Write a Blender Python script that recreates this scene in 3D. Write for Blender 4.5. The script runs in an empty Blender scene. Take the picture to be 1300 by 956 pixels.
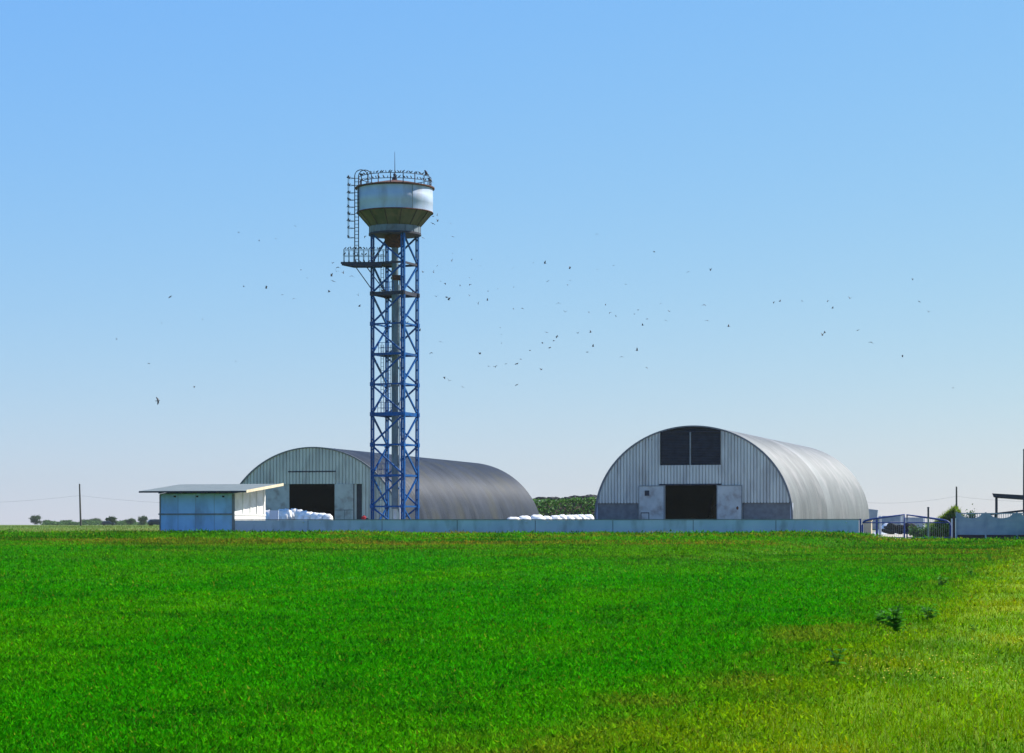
import bpy, math, random
import numpy as np
from mathutils import Vector, Matrix
random.seed(7); rng = np.random.default_rng(11)
SC = bpy.context.scene; COL = SC.collection
F = 2766.0; HY = 666.0; CX = 650.0; EYE = 1.7      # lens in pixels of the 1300 px photo, horizon row, camera height
R = math.radians
CA, SA = math.cos(R(15)), math.sin(R(15))
OX, OY = -21.44, 168.0                              # shed corner: origin of the farm yard, turned 15 degrees

def S2W(u, v, z=0.0): return (OX + u*CA + v*SA, OY - u*SA + v*CA, z)
def su(px, v=0.0):
    k = (px-CX)/F
    return (k*(OY+v*CA) - OX - v*SA)/(CA + SA*k)
def zy(py, Y): return EYE - (py-HY)*Y/F
def at(px, py, Y): return ((px-CX)*Y/F, Y, zy(py, Y))
def spt(px, py, v=0.0):
    u = su(px, v); x, y, _ = S2W(u, v); return (u, zy(py, y))
def sstep(t):
    t = np.clip(t, 0, 1); return t*t*(3-2*t)
UWE = su(1091)
VX, VY = 1.68, 23.3                                 # a point of the verge edge, which runs along the yard's v axis
def vdist(x, y): return (np.asarray(x)-VX)*CA - (np.asarray(y)-VY)*SA
def gz(x, y):
    x = np.asarray(x, float); y = np.asarray(y, float)
    u = (x-OX)*CA - (y-OY)*SA; v = (x-OX)*SA + (y-OY)*CA
    dip = 0.38*sstep((u-UWE-0.3)/3)*(1-sstep((v-2)/8))
    z = (0.95-dip)*sstep((y-20)/142)
    z = z + 0.12*sstep(vdist(x, y)/4)*(1-sstep((v-2)/8)) + 0.16*sstep(vdist(x, y)/1.0)*sstep(1-vdist(x,y)/5.0)*(1-sstep((v+20)/16))*0.5
    z = z + 0.45*sstep((y-180)/200)*np.maximum(sstep((-32-x)/16), sstep((y-330)/60))
    out = (v < 0)*1.0
    z = z + out*(0.03*np.sin(x*0.9+y*0.31)*np.sin(y*0.4-x*0.17)+0.02*np.sin(x*2.1+1)*np.sin(y*1.3))*sstep(-v/4)
    return z
def gzf(x, y): return float(gz(x, y))

# ------------------------------------------------------------------ materials
def mat(name, col, col2=None, rough=0.8, metal=0.0, scale=2.0, detail=6, stretch=(1,1,1), bump=0.0, bscale=30,
        stain=None, stain_amt=0.5, stain_scale=1.0, stain_stretch=(1,1,1), spec=0.3, attr=None, attr_amt=0.3, transl=0.0, coord='Object', thresh=(0.35,0.65), emit=None):
    m = bpy.data.materials.new(name); m.use_nodes = True
    nt = m.node_tree; N = nt.nodes; L = nt.links
    b = N['Principled BSDF']; b.inputs['Roughness'].default_value = rough; b.inputs['Metallic'].default_value = metal
    b.inputs['Specular IOR Level'].default_value = spec
    tc = N.new('ShaderNodeTexCoord')
    def noise(sc, st, det=detail):
        mp = N.new('ShaderNodeMapping'); mp.inputs['Scale'].default_value = st; L.new(tc.outputs[coord], mp.inputs['Vector'])
        n = N.new('ShaderNodeTexNoise'); n.inputs['Scale'].default_value = sc; n.inputs['Detail'].default_value = det
        L.new(mp.outputs['Vector'], n.inputs['Vector']); return n.outputs['Fac']
    def ramp(f, a, c):
        r = N.new('ShaderNodeMapRange'); r.inputs['From Min'].default_value = a; r.inputs['From Max'].default_value = c; L.new(f, r.inputs['Value']); return r.outputs['Result']
    def mix(f, A, B):
        x = N.new('ShaderNodeMix'); x.data_type = 'RGBA'
        if isinstance(f, (int, float)): x.inputs[0].default_value = f
        else: L.new(f, x.inputs[0])
        for i, c in ((6, A), (7, B)):
            if isinstance(c, tuple): x.inputs[i].default_value = (*c, 1)
            else: L.new(c, x.inputs[i])
        return x.outputs[2]
    cur = tuple(col)
    if col2: cur = mix(ramp(noise(scale, stretch), *thresh), tuple(col), tuple(col2))
    if attr:
        a = N.new('ShaderNodeAttribute'); a.attribute_name = attr
        if attr == 'tintc': cur = a.outputs['Color']
        else:
            r = ramp(a.outputs['Fac'], 0, 1); mm = N.new('ShaderNodeMath'); mm.operation = 'MULTIPLY_ADD'
            L.new(r, mm.inputs[0]); mm.inputs[1].default_value = 2*attr_amt; mm.inputs[2].default_value = 1-attr_amt
            hv = N.new('ShaderNodeHueSaturation'); L.new(mm.outputs[0], hv.inputs['Value'])
            if isinstance(cur, tuple): hv.inputs['Color'].default_value = (*cur, 1)
            else: L.new(cur, hv.inputs['Color'])
            cur = hv.outputs['Color']
    if stain:
        f = ramp(noise(stain_scale, stain_stretch, 8), 0.5, 0.72)
        mm = N.new('ShaderNodeMath'); mm.operation = 'MULTIPLY'; mm.inputs[1].default_value = stain_amt; L.new(f, mm.inputs[0])
        cur = mix(mm.outputs[0], cur, tuple(stain))
    if isinstance(cur, tuple): b.inputs['Base Color'].default_value = (*cur, 1)
    else: L.new(cur, b.inputs['Base Color'])
    if bump:
        bp = N.new('ShaderNodeBump'); bp.inputs['Strength'].default_value = bump; bp.inputs['Distance'].default_value = 0.05
        L.new(noise(bscale, (1,1,1)), bp.inputs['Height']); L.new(bp.outputs['Normal'], b.inputs['Normal'])
    if transl:
        t = N.new('ShaderNodeBsdfTranslucent')
        if isinstance(cur, tuple): t.inputs['Color'].default_value = (*cur, 1)
        else: L.new(cur, t.inputs['Color'])
        ms = N.new('ShaderNodeMixShader'); ms.inputs[0].default_value = transl
        L.new(b.outputs[0], ms.inputs[1]); L.new(t.outputs[0], ms.inputs[2]); L.new(ms.outputs[0], N['Material Output'].inputs['Surface'])
    return m
M = {}
M['blue'] = mat('blue_paint', (0.001,0.055,0.19), (0.002,0.075,0.25), 0.55, spec=0.15, scale=1.5, stain=(0.03,0.022,0.02), stain_amt=0.45, stain_scale=1.4)
M['darksteel'] = mat('dark_steel', (0.014,0.022,0.045), (0.035,0.032,0.042), 0.7, scale=3)
M['gateblue'] = mat('gate_blue', (0.01,0.035,0.16), (0.015,0.05,0.2), 0.5)
M['tank'] = mat('tank_paint', (0.38,0.45,0.56), (0.30,0.37,0.49), 0.5, scale=0.8, stain=(0.20,0.16,0.12), stain_amt=0.55, stain_scale=0.9, stain_stretch=(1,1,0.25))
M['cone'] = mat('cone_paint', (0.085,0.085,0.045), (0.04,0.05,0.02), 0.7, scale=1.2, stretch=(1,1,0.3), stain=(0.16,0.10,0.05), stain_amt=0.5, stain_scale=2.0, stain_stretch=(1,1,0.3))
M['collar'] = mat('collar_paint', (0.17,0.21,0.25), (0.10,0.12,0.15), 0.7, scale=1.5, stretch=(1,1,0.3), stain=(0.08,0.05,0.03), stain_amt=0.5, stain_scale=2)
M['rust'] = mat('rust', (0.12,0.045,0.025), (0.04,0.02,0.018), 0.9, scale=5, bump=0.3)
M['pipe'] = mat('pipe', (0.16,0.21,0.24), (0.09,0.12,0.145), 0.6, scale=1.5, stretch=(1,1,0.3), stain=(0.08,0.07,0.06), stain_amt=0.4, stain_scale=1.2)
M['whitepipe'] = mat('white_pipe', (0.7,0.7,0.7), (0.55,0.55,0.53), 0.5)
M['sheetR'] = mat('roof_sheet_light', (0.128,0.138,0.136), (0.104,0.114,0.114), 0.6, metal=0.05, scale=0.5, attr='tint', attr_amt=0.42, stain=(0.26,0.25,0.25), stain_amt=0.5, stain_scale=0.5, stain_stretch=(1,1,0.6), bump=0.25, bscale=8)
M['sheetL'] = mat('roof_sheet_dark', (0.036,0.042,0.054), (0.024,0.029,0.039), 0.42, metal=0.0, spec=0.07, scale=0.5, attr='tint', attr_amt=0.65, stain=(0.055,0.055,0.04), stain_amt=0.7, stain_scale=0.35, stain_stretch=(1,1,0.5), bump=0.2, bscale=8)
M['gable'] = mat('gable_sheet', (0.53,0.54,0.49), (0.44,0.45,0.42), 0.55, metal=0.1, scale=1.0, stretch=(1,1,0.3), stain=(0.18,0.17,0.17), stain_amt=0.5, stain_scale=1.2, stain_stretch=(1,1,0.25))
M['door'] = mat('door_sheet', (0.44,0.46,0.44), (0.36,0.38,0.37), 0.6, scale=1.2, stain=(0.16,0.12,0.10), stain_amt=0.7, stain_scale=1.1, bump=0.1)
M['concdark'] = mat('plinth_concrete', (0.15,0.165,0.18), (0.11,0.12,0.13), 0.9, scale=2, bump=0.2)
M['conc'] = mat('wall_concrete', (0.44,0.48,0.56), (0.37,0.42,0.51), 0.85, scale=0.7, stain=(0.20,0.21,0.22), stain_amt=0.6, stain_scale=1.3, stain_stretch=(1,1,0.4), bump=0.15, bscale=12)
M['conccap'] = mat('cap_concrete', (0.20,0.21,0.22), (0.14,0.15,0.16), 0.9, scale=3)
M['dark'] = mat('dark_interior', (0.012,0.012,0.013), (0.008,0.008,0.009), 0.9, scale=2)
M['louvre'] = mat('louvre', (0.03,0.035,0.05), (0.02,0.022,0.03), 0.7)
M['shedwall'] = mat('shed_wall_shaded', (0.30,0.53,0.76), (0.24,0.43,0.66), 0.8, scale=0.7, stain=(0.16,0.21,0.27), stain_amt=0.6, stain_scale=1.1, stain_stretch=(1,1,0.35), bump=0.1, bscale=10)  # walls away from the sun: their blue shade is put into this colour
M['shedwhite'] = mat('shed_white', (0.74,0.73,0.69), (0.68,0.67,0.63), 0.8, scale=1.2, stain=(0.45,0.43,0.38), stain_amt=0.35, stain_scale=1.2)
M['shedroof'] = mat('shed_roof', (0.15,0.175,0.165), (0.12,0.145,0.14), 0.75, scale=1.5, stain=(0.2,0.21,0.19), stain_amt=0.4, stain_scale=0.8)
M['cream'] = mat('cream_board', (0.62,0.52,0.36), (0.50,0.41,0.28), 0.8, scale=4)
M['plastic'] = mat('white_plastic', (0.80,0.79,0.74), (0.72,0.71,0.66), 0.45, scale=3, stain=(0.35,0.28,0.2), stain_amt=0.6, stain_scale=2.5, bump=0.5, bscale=5)
M['tyre'] = mat('tyre_rubber', (0.02,0.02,0.022), (0.035,0.033,0.03), 0.85, scale=4)
M['brown'] = mat('brown_base', (0.055,0.03,0.035), (0.035,0.022,0.028), 0.9, scale=3)
M['fence'] = mat('fence_concrete', (0.28,0.33,0.37), (0.22,0.27,0.32), 0.85, scale=1.5, stain=(0.12,0.16,0.24), stain_amt=0.5, stain_scale=0.8)
M['bark'] = mat('bark', (0.06,0.045,0.035), (0.035,0.028,0.022), 0.95, scale=6, bump=0.3)
M['wood'] = mat('pole_wood', (0.09,0.08,0.07), (0.06,0.052,0.047), 0.9, scale=4, stretch=(1,1,0.1))
M['leaf'] = mat('leaf', (0.05,0.095,0.025), (0.035,0.07,0.018), 0.7, scale=0.5, attr='tint', attr_amt=0.45, transl=0.3, spec=0.2)
M['weedleaf'] = mat('weed_leaf', (0.03,0.14,0.008), (0.07,0.24,0.015), 0.6, scale=6, attr='tint', attr_amt=0.75, transl=0.35, spec=0.1)
M['hedge'] = mat('hedge_leaf', (0.09,0.17,0.05), (0.07,0.14,0.04), 0.8, scale=0.3, attr='tint', attr_amt=0.4, transl=0.3, spec=0.1)
M['leafdk'] = mat('leaf_dark', (0.035,0.12,0.012), (0.065,0.15,0.016), 0.7, scale=0.8, attr='tint', attr_amt=0.5, transl=0.25, spec=0.2)
M['bird'] = mat('bird_feather', (0.018,0.018,0.022), (0.03,0.028,0.03), 0.6)
M['grass'] = mat('grass_blade', (0,0,0), rough=0.8, attr='tintc', transl=0.4, spec=0.0)
M['red'] = mat('red_paint', (0.5,0.02,0.03), (0.35,0.02,0.03), 0.5)
M['carpaint'] = mat('dark_car_paint', (0.015,0.02,0.035), (0.02,0.025,0.04), 0.3, spec=0.5)
M['glass'] = mat('car_glass', (0.25,0.30,0.36), (0.2,0.25,0.3), 0.1, spec=0.8)
M['carport'] = mat('dark_timber', (0.028,0.03,0.04), (0.04,0.042,0.055), 0.8, scale=2)
M['galv'] = mat('galvanised', (0.20,0.23,0.24), (0.15,0.17,0.18), 0.6, metal=0.2, scale=3)
M['bale'] = mat('straw_bale', (0.10,0.075,0.045), (0.07,0.05,0.03), 0.95, scale=8, bump=0.6)
M['yellow'] = mat('yellow_flower', (0.75,0.55,0.02), (0.8,0.6,0.05), 0.7)
M['tarp'] = mat('white_tarp', (0.68,0.68,0.66), (0.55,0.55,0.52), 0.5, scale=1.5, bump=0.6, bscale=2)
M['beige'] = mat('beige_board', (0.55,0.44,0.30), (0.45,0.35,0.23), 0.85, scale=2)

# ------------------------------------------------------------------ mesh helper
ROOTM = {}
class MB:
    def __init__(s): s.v = []; s.f = []; s.c = []
    def add(s, vs, fs, tint=None):
        o = len(s.v); s.v += [tuple(p) for p in vs]; s.f += [tuple(i+o for i in f) for f in fs]
        s.c += [0.5 if tint is None else tint]*len(vs); return s
    def box(s, c, sz, rot=0.0, tilt=None, tint=None):
        hx, hy, hz = sz[0]/2, sz[1]/2, sz[2]/2
        P = [Vector((x, y, z)) for z in (-hz, hz) for y in (-hy, hy) for x in (-hx, hx)]
        m = Matrix.Rotation(rot, 3, 'Z')
        if tilt: m = m @ Matrix.Rotation(tilt[0], 3, 'X') @ Matrix.Rotation(tilt[1], 3, 'Y')
        P = [m @ p + Vector(c) for p in P]
        return s.add(P, [(0,2,3,1),(4,5,7,6),(0,1,5,4),(2,6,7,3),(0,4,6,2),(1,3,7,5)], tint)
    def sbox(s, u0, u1, v0, v1, z0, z1, tint=None):      # box in yard coordinates
        P = [S2W(u, v, z) for z in (z0, z1) for v in (v0, v1) for u in (u0, u1)]
        return s.add(P, [(0,2,3,1),(4,5,7,6),(0,1,5,4),(2,6,7,3),(0,4,6,2),(1,3,7,5)], tint)
    def bar(s, a, b, w, h=None, up=(0,0,1)):
        a = Vector(a); b = Vector(b); d = (b-a).normalized(); up = Vector(up)
        if abs(d.dot(up)) > 0.98: up = Vector((0.92,-0.38,0)) if abs(d.z) > 0.9 else Vector((0,0,1))
        x = d.cross(up).normalized(); y = x.cross(d); h = h or w
        P = [p + x*(i*w/2) + y*(j*h/2) for p in (a, b) for j in (-1,1) for i in (-1,1)]
        return s.add(P, [(0,2,3,1),(4,5,7,6),(0,1,5,4),(2,6,7,3),(0,4,6,2),(1,3,7,5)])
    def tube(s, pts, r, n=6, r2=None):
        pts = [Vector(p) for p in pts]; V = []; Fs = []
        k = len(pts)
        for i, p in enumerate(pts):
            d = (pts[min(i+1,k-1)]-pts[max(i-1,0)]).normalized()
            up = Vector((0,0,1)) if abs(d.z) < 0.9 else Vector((1,0,0))
            x = d.cross(up).normalized(); y = x.cross(d)
            rr = r if r2 is None else r+(r2-r)*i/(k-1)
            for j in range(n):
                t = 2*math.pi*j/n; V.append(p + x*(rr*math.cos(t)) + y*(rr*math.sin(t)))
        for i in range(k-1):
            for j in range(n): Fs.append((i*n+j, i*n+(j+1)%n, (i+1)*n+(j+1)%n, (i+1)*n+j))
        Fs.append(tuple(range(n))[::-1]); Fs.append(tuple(range((k-1)*n, k*n)))
        return s.add(V, Fs)
    def lathe(s, c, prof, n=48, caps=True):
        V = []; Fs = []
        for (r, z) in prof:
            for j in range(n):
                t = 2*math.pi*j/n; V.append((c[0]+r*math.cos(t), c[1]+r*math.sin(t), c[2]+z))
        for i in range(len(prof)-1):
            for j in range(n): Fs.append((i*n+j, i*n+(j+1)%n, (i+1)*n+(j+1)%n, (i+1)*n+j))
        if caps: Fs.append(tuple(range(n))[::-1]); Fs.append(tuple(range((len(prof)-1)*n, len(prof)*n)))
        return s.add(V, Fs)
    def ball(s, c, rad, n=10, m=7, jit=0.0, sq=2.0, tint=None):
        V = []; Fs = []
        def se(x): return math.copysign(abs(x)**(2/sq), x)
        for i in range(m+1):
            ph = -math.pi/2 + math.pi*i/m
            for j in range(n):
                t = 2*math.pi*j/n; k = 1+random.uniform(-jit, jit)
                V.append((c[0]+rad[0]*se(math.cos(ph))*se(math.cos(t))*k, c[1]+rad[1]*se(math.cos(ph))*se(math.sin(t))*k, c[2]+rad[2]*se(math.sin(ph))*(k if 0<i<m else 1)))
        for i in range(m):
            for j in range(n): Fs.append((i*n+j, i*n+(j+1)%n, (i+1)*n+(j+1)%n, (i+1)*n+j))
        return s.add(V, Fs, tint)
    def build(s, name, m, parent=None, smooth=False, origin=None):
        vs = np.array(s.v, dtype=float)
        if parent is not None:
            inv = ROOTM[parent.name].inverted()
            vs = np.array([tuple(inv @ Vector(p)) for p in vs]); loc = (0,0,0)
        else:
            if origin is None: origin = ((vs[:,0].min()+vs[:,0].max())/2, (vs[:,1].min()+vs[:,1].max())/2, vs[:,2].min())
            vs = vs - np.array(origin); loc = origin
        me = bpy.data.meshes.new(name); me.from_pydata(vs.tolist(), [], s.f); me.materials.append(m)
        a = me.attributes.new('tint', 'FLOAT', 'POINT'); a.data.foreach_set('value', np.array(s.c, dtype=np.float32))
        if smooth is True: me.polygons.foreach_set('use_smooth', [True]*len(me.polygons))
        elif smooth:
            me.polygons.foreach_set('use_smooth', [True]*len(me.polygons)); me.set_sharp_from_angle(angle=R(smooth))
        o = bpy.data.objects.new(name, me); COL.objects.link(o); o.location = loc
        if parent is not None: o.parent = parent; ROOTM[o.name] = ROOTM[parent.name]
        return o
def tag(o, label, cat, group=None, kind=None):
    if label: o['label'] = label
    if cat: o['category'] = cat
    if group: o['group'] = group
    if kind: o['kind'] = kind
    return o
def thing(name, label, cat, loc, rz=0.0, group=None):
    o = bpy.data.objects.new(name, None); COL.objects.link(o); o.location = loc; o.rotation_euler = (0,0,rz); o.empty_display_size = 0.3
    ROOTM[o.name] = Matrix.Translation(loc) @ Matrix.Rotation(rz, 4, 'Z')
    return tag(o, label, cat, group)
def sthing(name, label, cat, u, v, z=None, group=None):
    x, y, _ = S2W(u, v); return thing(name, label, cat, (x, y, gzf(x, y) if z is None else z), -R(15), group)
def mesh_np(name, V, Fc, m, col=None, attr='tintc'):
    """V (n,3), Fc (k,3|4)"""
    me = bpy.data.meshes.new(name); n = len(V); k, w = Fc.shape
    me.vertices.add(n); me.vertices.foreach_set('co', V.astype(np.float32).ravel())
    me.loops.add(k*w); me.loops.foreach_set('vertex_index', Fc.astype(np.int32).ravel())
    me.polygons.add(k); me.polygons.foreach_set('loop_start', np.arange(0, k*w, w, dtype=np.int32))
    if col is not None:
        a = me.attributes.new(attr, 'FLOAT_COLOR', 'POINT'); c4 = np.ones((n,4), np.float32); c4[:,:3] = col; a.data.foreach_set('color', c4.ravel())
    me.update(calc_edges=True); me.materials.append(m)
    o = bpy.data.objects.new(name, me); COL.objects.link(o); return o

# ------------------------------------------------------------------ camera, light, sky
cam = bpy.data.objects.new('camera', bpy.data.cameras.new('camera')); COL.objects.link(cam); SC.camera = cam
cam.location = (0, 0, EYE); cam.rotation_euler = (R(90), 0, 0)
cam.data.sensor_width = 36; cam.data.lens = 36*F/1300; cam.data.shift_y = (HY-478)/1300
cam.data.clip_start = 0.5; cam.data.clip_end = 9000
SAZ, SEL = 113.0, 43.0                                # sun: degrees from the camera side towards the right, and height
sx, sy = math.sin(R(SAZ))*math.cos(R(SEL)), -math.cos(R(SAZ))*math.cos(R(SEL)); sz = math.sin(R(SEL))
sun = bpy.data.objects.new('sun', bpy.data.lights.new('sun', 'SUN')); COL.objects.link(sun)
sun.data.energy = 5.0; sun.data.angle = R(0.5); sun.data.color = (1.0, 0.95, 0.87)
sun.rotation_euler = Vector((sx, sy, sz)).to_track_quat('Z', 'Y').to_euler(); sun.location = (0,0,60)
W = bpy.data.worlds.new('World'); SC.world = W; W.use_nodes = True
nt = W.node_tree; bg = nt.nodes['Background']
sky = nt.nodes.new('ShaderNodeTexSky'); sky.sky_type = 'NISHITA'; sky.sun_disc = False
sky.sun_elevation = R(SEL); sky.sun_rotation = math.atan2(sx, sy); sky.altitude = 0
sky.air_density = 1.0; sky.dust_density = 0.0; sky.ozone_density = 3.0
tint = nt.nodes.new('ShaderNodeMix'); tint.data_type = 'RGBA'; tint.blend_type = 'MULTIPLY'; tint.inputs[0].default_value = 1.0
tint.inputs[7].default_value = (0.90, 0.98, 1.10, 1); nt.links.new(sky.outputs['Color'], tint.inputs[6])
# tone curve of the sky colours: less range between zenith and horizon
sp = nt.nodes.new('ShaderNodeSeparateColor'); cb_ = nt.nodes.new('ShaderNodeCombineColor'); nt.links.new(tint.outputs[2], sp.inputs[0])
for i_, (g_, a_) in enumerate(((0.89, 0.82), (0.50, 1.83), (-0.04, 6.7))):
    p_ = nt.nodes.new('ShaderNodeMath'); p_.operation = 'POWER'; p_.inputs[1].default_value = g_; nt.links.new(sp.outputs[i_], p_.inputs[0])
    q_ = nt.nodes.new('ShaderNodeMath'); q_.operation = 'MULTIPLY'; q_.inputs[1].default_value = a_; nt.links.new(p_.outputs[0], q_.inputs[0]); nt.links.new(q_.outputs[0], cb_.inputs[i_])
ma_ = nt.nodes.new('ShaderNodeMath'); ma_.operation = 'MULTIPLY_ADD'; ma_.inputs[1].default_value = -0.17; ma_.inputs[2].default_value = 6.75; nt.links.new(sp.outputs[0], ma_.inputs[0])
mx_ = nt.nodes.new('ShaderNodeMath'); mx_.operation = 'MAXIMUM'; mx_.inputs[1].default_value = 4.8; nt.links.new(ma_.outputs[0], mx_.inputs[0])
nt.links.new(mx_.outputs[0], cb_.inputs[2])
nt.links.new(cb_.outputs[0], bg.inputs['Color']); bg.inputs['Strength'].default_value = 0.075
vs = SC.view_settings; vs.view_transform = 'Standard'; vs.look = 'None'; vs.exposure = 0.95; vs.gamma = 1; vs.use_curve_mapping = False

# ------------------------------------------------------------------ ground
def ground_color_nodes():
    m = bpy.data.materials.new('ground_soil_grass'); m.use_nodes = True; nt = m.node_tree; N = nt.nodes; L = nt.links
    b = N['Principled BSDF']; b.inputs['Roughness'].default_value = 0.95; b.inputs['Specular IOR Level'].default_value = 0.1
    a = N.new('ShaderNodeAttribute'); a.attribute_name = 'tintc'
    g = N.new('ShaderNodeNewGeometry'); n = N.new('ShaderNodeTexNoise'); n.inputs['Scale'].default_value = 1.3; n.inputs['Detail'].default_value = 10; n.inputs['Roughness'].default_value = 0.75
    L.new(g.outputs['Position'], n.inputs['Vector'])
    r = N.new('ShaderNodeMapRange'); r.inputs['From Min'].default_value = 0.3; r.inputs['From Max'].default_value = 0.7; r.inputs['To Min'].default_value = 0.55; r.inputs['To Max'].default_value = 1.35; L.new(n.outputs['Fac'], r.inputs['Value'])
    hv = N.new('ShaderNodeHueSaturation'); L.new(a.outputs['Color'], hv.inputs['Color']); L.new(r.outputs['Result'], hv.inputs['Value']); L.new(hv.outputs['Color'], b.inputs['Base Color'])
    bp = N.new('ShaderNodeBump'); bp.inputs['Strength'].default_value = 0.6; bp.inputs['Distance'].default_value = 0.1; L.new(n.outputs['Fac'], bp.inputs['Height']); L.new(bp.outputs['Normal'], b.inputs['Normal'])
    return m
def vnoise(x, y, sc, seed=0):
    """smooth value noise on arrays"""
    x = np.asarray(x)/sc + 100.3*seed + 500; y = np.asarray(y)/sc + 57.1*seed + 500
    ix = np.floor(x).astype(np.int64); iy = np.floor(y).astype(np.int64); fx = x-ix; fy = y-iy
    def h(a, b):
        t = (a*374761393 + b*668265263 + seed*1442695) & 0xffffffff; t = ((t ^ (t >> 13))*1274126177) & 0xffffffff
        return ((t ^ (t >> 16)) & 0xffff)/65535.0
    ux = fx*fx*(3-2*fx); uy = fy*fy*(3-2*fy)
    return (h(ix,iy)*(1-ux)+h(ix+1,iy)*ux)*(1-uy) + (h(ix,iy+1)*(1-ux)+h(ix+1,iy+1)*ux)*uy
def fbm(x, y, sc, seed=0, o=4): return sum(vnoise(x, y, sc/2**i, seed+i)*0.5**i for i in range(o))/sum(0.5**i for i in range(o))
CROP = np.array([0.022,0.245,0.0012]); CROP2 = np.array([0.090,0.31,0.002]); CROPD = np.array([0.008,0.10,0.003])
ROUGH = np.array([0.085,0.23,0.003]); BROWN = np.array([0.22,0.15,0.015]); VERGE = np.array([0.165,0.30,0.002]); VERGEY = np.array([0.30,0.32,0.003])
FAR = np.array([0.115,0.19,0.025])
def mixc(a, b, t): t = np.asarray(t)[..., None]; return a*(1-t)+b*t
def plantcol(x, y, r):
    """what grows at x, y: the colour of the plants themselves"""
    v = (x-OX)*SA + (y-OY)*CA; u = (x-OX)*CA - (y-OY)*SA
    n1 = fbm(x, y*0.35, 3.0, 1); n2 = fbm(x, y*0.4, 9.0, 5); n3 = fbm(x, y, 0.7, 9)
    c = mixc(CROP*np.ones((len(x),3)), CROP2, np.clip((n1-0.42)*2.2, 0, 1)*0.5 + 0.35*(r > 0.75))
    c = mixc(c, CROPD, np.clip((0.47-n3)*4, 0, 1)*0.7)
    c = mixc(c, BROWN, ((r > 0.43) & (r < 0.46))*0.5)
    # wilder strip next to the wall with straw coloured streaks
    rs = sstep((v+88+40*(n2-0.5))/34)
    c = mixc(c, ROUGH, rs*(0.25+0.5*np.clip((n2-0.35)*3,0,1)))
    st = fbm(x*0.25, y, 3.0, 21)
    c = mixc(c, BROWN, rs*np.clip((st-0.55)*7, 0, 1)*0.75)
    c = mixc(c, CROPD, rs*np.clip((0.45-fbm(x*0.3, y, 2.8, 33))*8, 0, 1)*0.85)
    # faint sprayer lines
    tl = np.minimum(np.abs(vdist(x, y)+12.6), np.abs(vdist(x, y)+14.4))
    c = mixc(c, CROP2, (tl < 0.22)*0.5*(1-rs))
    # verge
    d = vdist(x, y) - 0.9 + (n2-0.5)*1.3 + (fbm(x,y,1.6,71)-0.5)*1.8
    mixz = sstep((d+1.3)/1.2)*(1-sstep((d-0.6)/1.0))
    c = mixc(c, BROWN*1.05, mixz*np.clip((fbm(x,y*0.6,1.0,63)-0.48)*6, 0, 1)*0.55)
    c = mixc(c, ROUGH, mixz*0.4)
    c = mixc(c, mixc(VERGE*np.ones((len(x),3)), VERGEY, np.clip((fbm(x,y*0.5,1.8,14)-0.45)*5,0,1)*np.clip((d-0.5)*0.7,0,1)), sstep((d-0.1)/1.0)*0.88)
    c = mixc(c, CROPD*1.3+np.array([0.03,0.03,0]), sstep((d-0.1)/1.0)*np.clip((0.45-fbm(x,y*0.6,1.3,41))*8,0,1)*0.6)
    c = mixc(c, BROWN, sstep((d-0.1)/1.0)*((r > 0.1) & (r < 0.14))*0.6)
    c = mixc(c, FAR, sstep((v-1)/6))
    c = mixc(c, np.array([0.20,0.19,0.06]), sstep((v-1)/6)*np.clip((fbm(x*0.2,y,14,51)-0.45)*5,0,1)*0.6)
    return c
ys = np.concatenate([np.arange(-60, 10, 10), np.arange(10, 200, 1.0), np.arange(200, 420, 4), np.geomspace(420, 2560, 50)])
xs = np.concatenate([-np.geomspace(1460, 75, 30), np.arange(-74, 75, 1.0), np.geomspace(75, 1460, 30)])
GX, GY = np.meshgrid(xs, ys); gx = GX.ravel(); gy = GY.ravel(); V = np.stack([gx, gy, gz(gx, gy)-0.01], 1)
nx, ny = len(xs), len(ys); I = np.arange(nx*ny).reshape(ny, nx)
Fq = np.stack([I[:-1,:-1].ravel(), I[:-1,1:].ravel(), I[1:,1:].ravel(), I[1:,:-1].ravel()], 1)
c = plantcol(gx, gy, np.full(len(gx), 0.3))
far = sstep((gy-230)/150)
c = mixc(c, np.array([0.075,0.15,0.03]), far*(vnoise(gx*0.2, gy, 90, 3) > 0.5))
c *= np.where((gy < 170)[:,None], 0.85, 1.0)
g = mesh_np('ground', V, Fq, ground_color_nodes(), c); tag(g, 'gently rising green farmland reaching the horizon', None, kind='structure')
g.data.polygons.foreach_set('use_smooth', [True]*len(g.data.polygons))

# farm yard surface and gravel drive
M['yard'] = mat('yard_dust', (0.26,0.25,0.22), (0.19,0.18,0.15), 0.95, scale=0.4, stain=(0.10,0.13,0.04), stain_amt=0.6, stain_scale=0.15, bump=0.3, bscale=3)
M['gravel'] = mat('pale_gravel', (0.42,0.38,0.30), (0.30,0.27,0.21), 0.95, scale=3, bump=0.6, bscale=20)
def ssheet(name, u0, u1, v0, v1, dz, m, du=1.0, cut=None):
    us = np.linspace(u0, u1, int((u1-u0)/du)+2); vv = np.linspace(v0, v1, int((v1-v0)/du)+2)
    U, Vv = np.meshgrid(us, vv); U = U.ravel(); Vv = Vv.ravel()
    x = OX+U*CA+Vv*SA; y = OY-U*SA+Vv*CA
    I = np.arange(len(U)).reshape(len(vv), len(us)); Fq = np.stack([I[:-1,:-1].ravel(), I[:-1,1:].ravel(), I[1:,1:].ravel(), I[1:,:-1].ravel()], 1)
    o = mesh_np(name, np.stack([x, y, gz(x, y)+dz], 1), Fq, m); tag(o, None, None, kind='structure'); return o
ssheet('farm_yard', -5.5, UWE+1.0, 0.3, 130, 0.004, M['yard'], 1.0)
ssheet('gravel_drive', UWE+1.0, UWE+9.5, -3.5, 60, 0.012, M['gravel'], 1.0)

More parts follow.
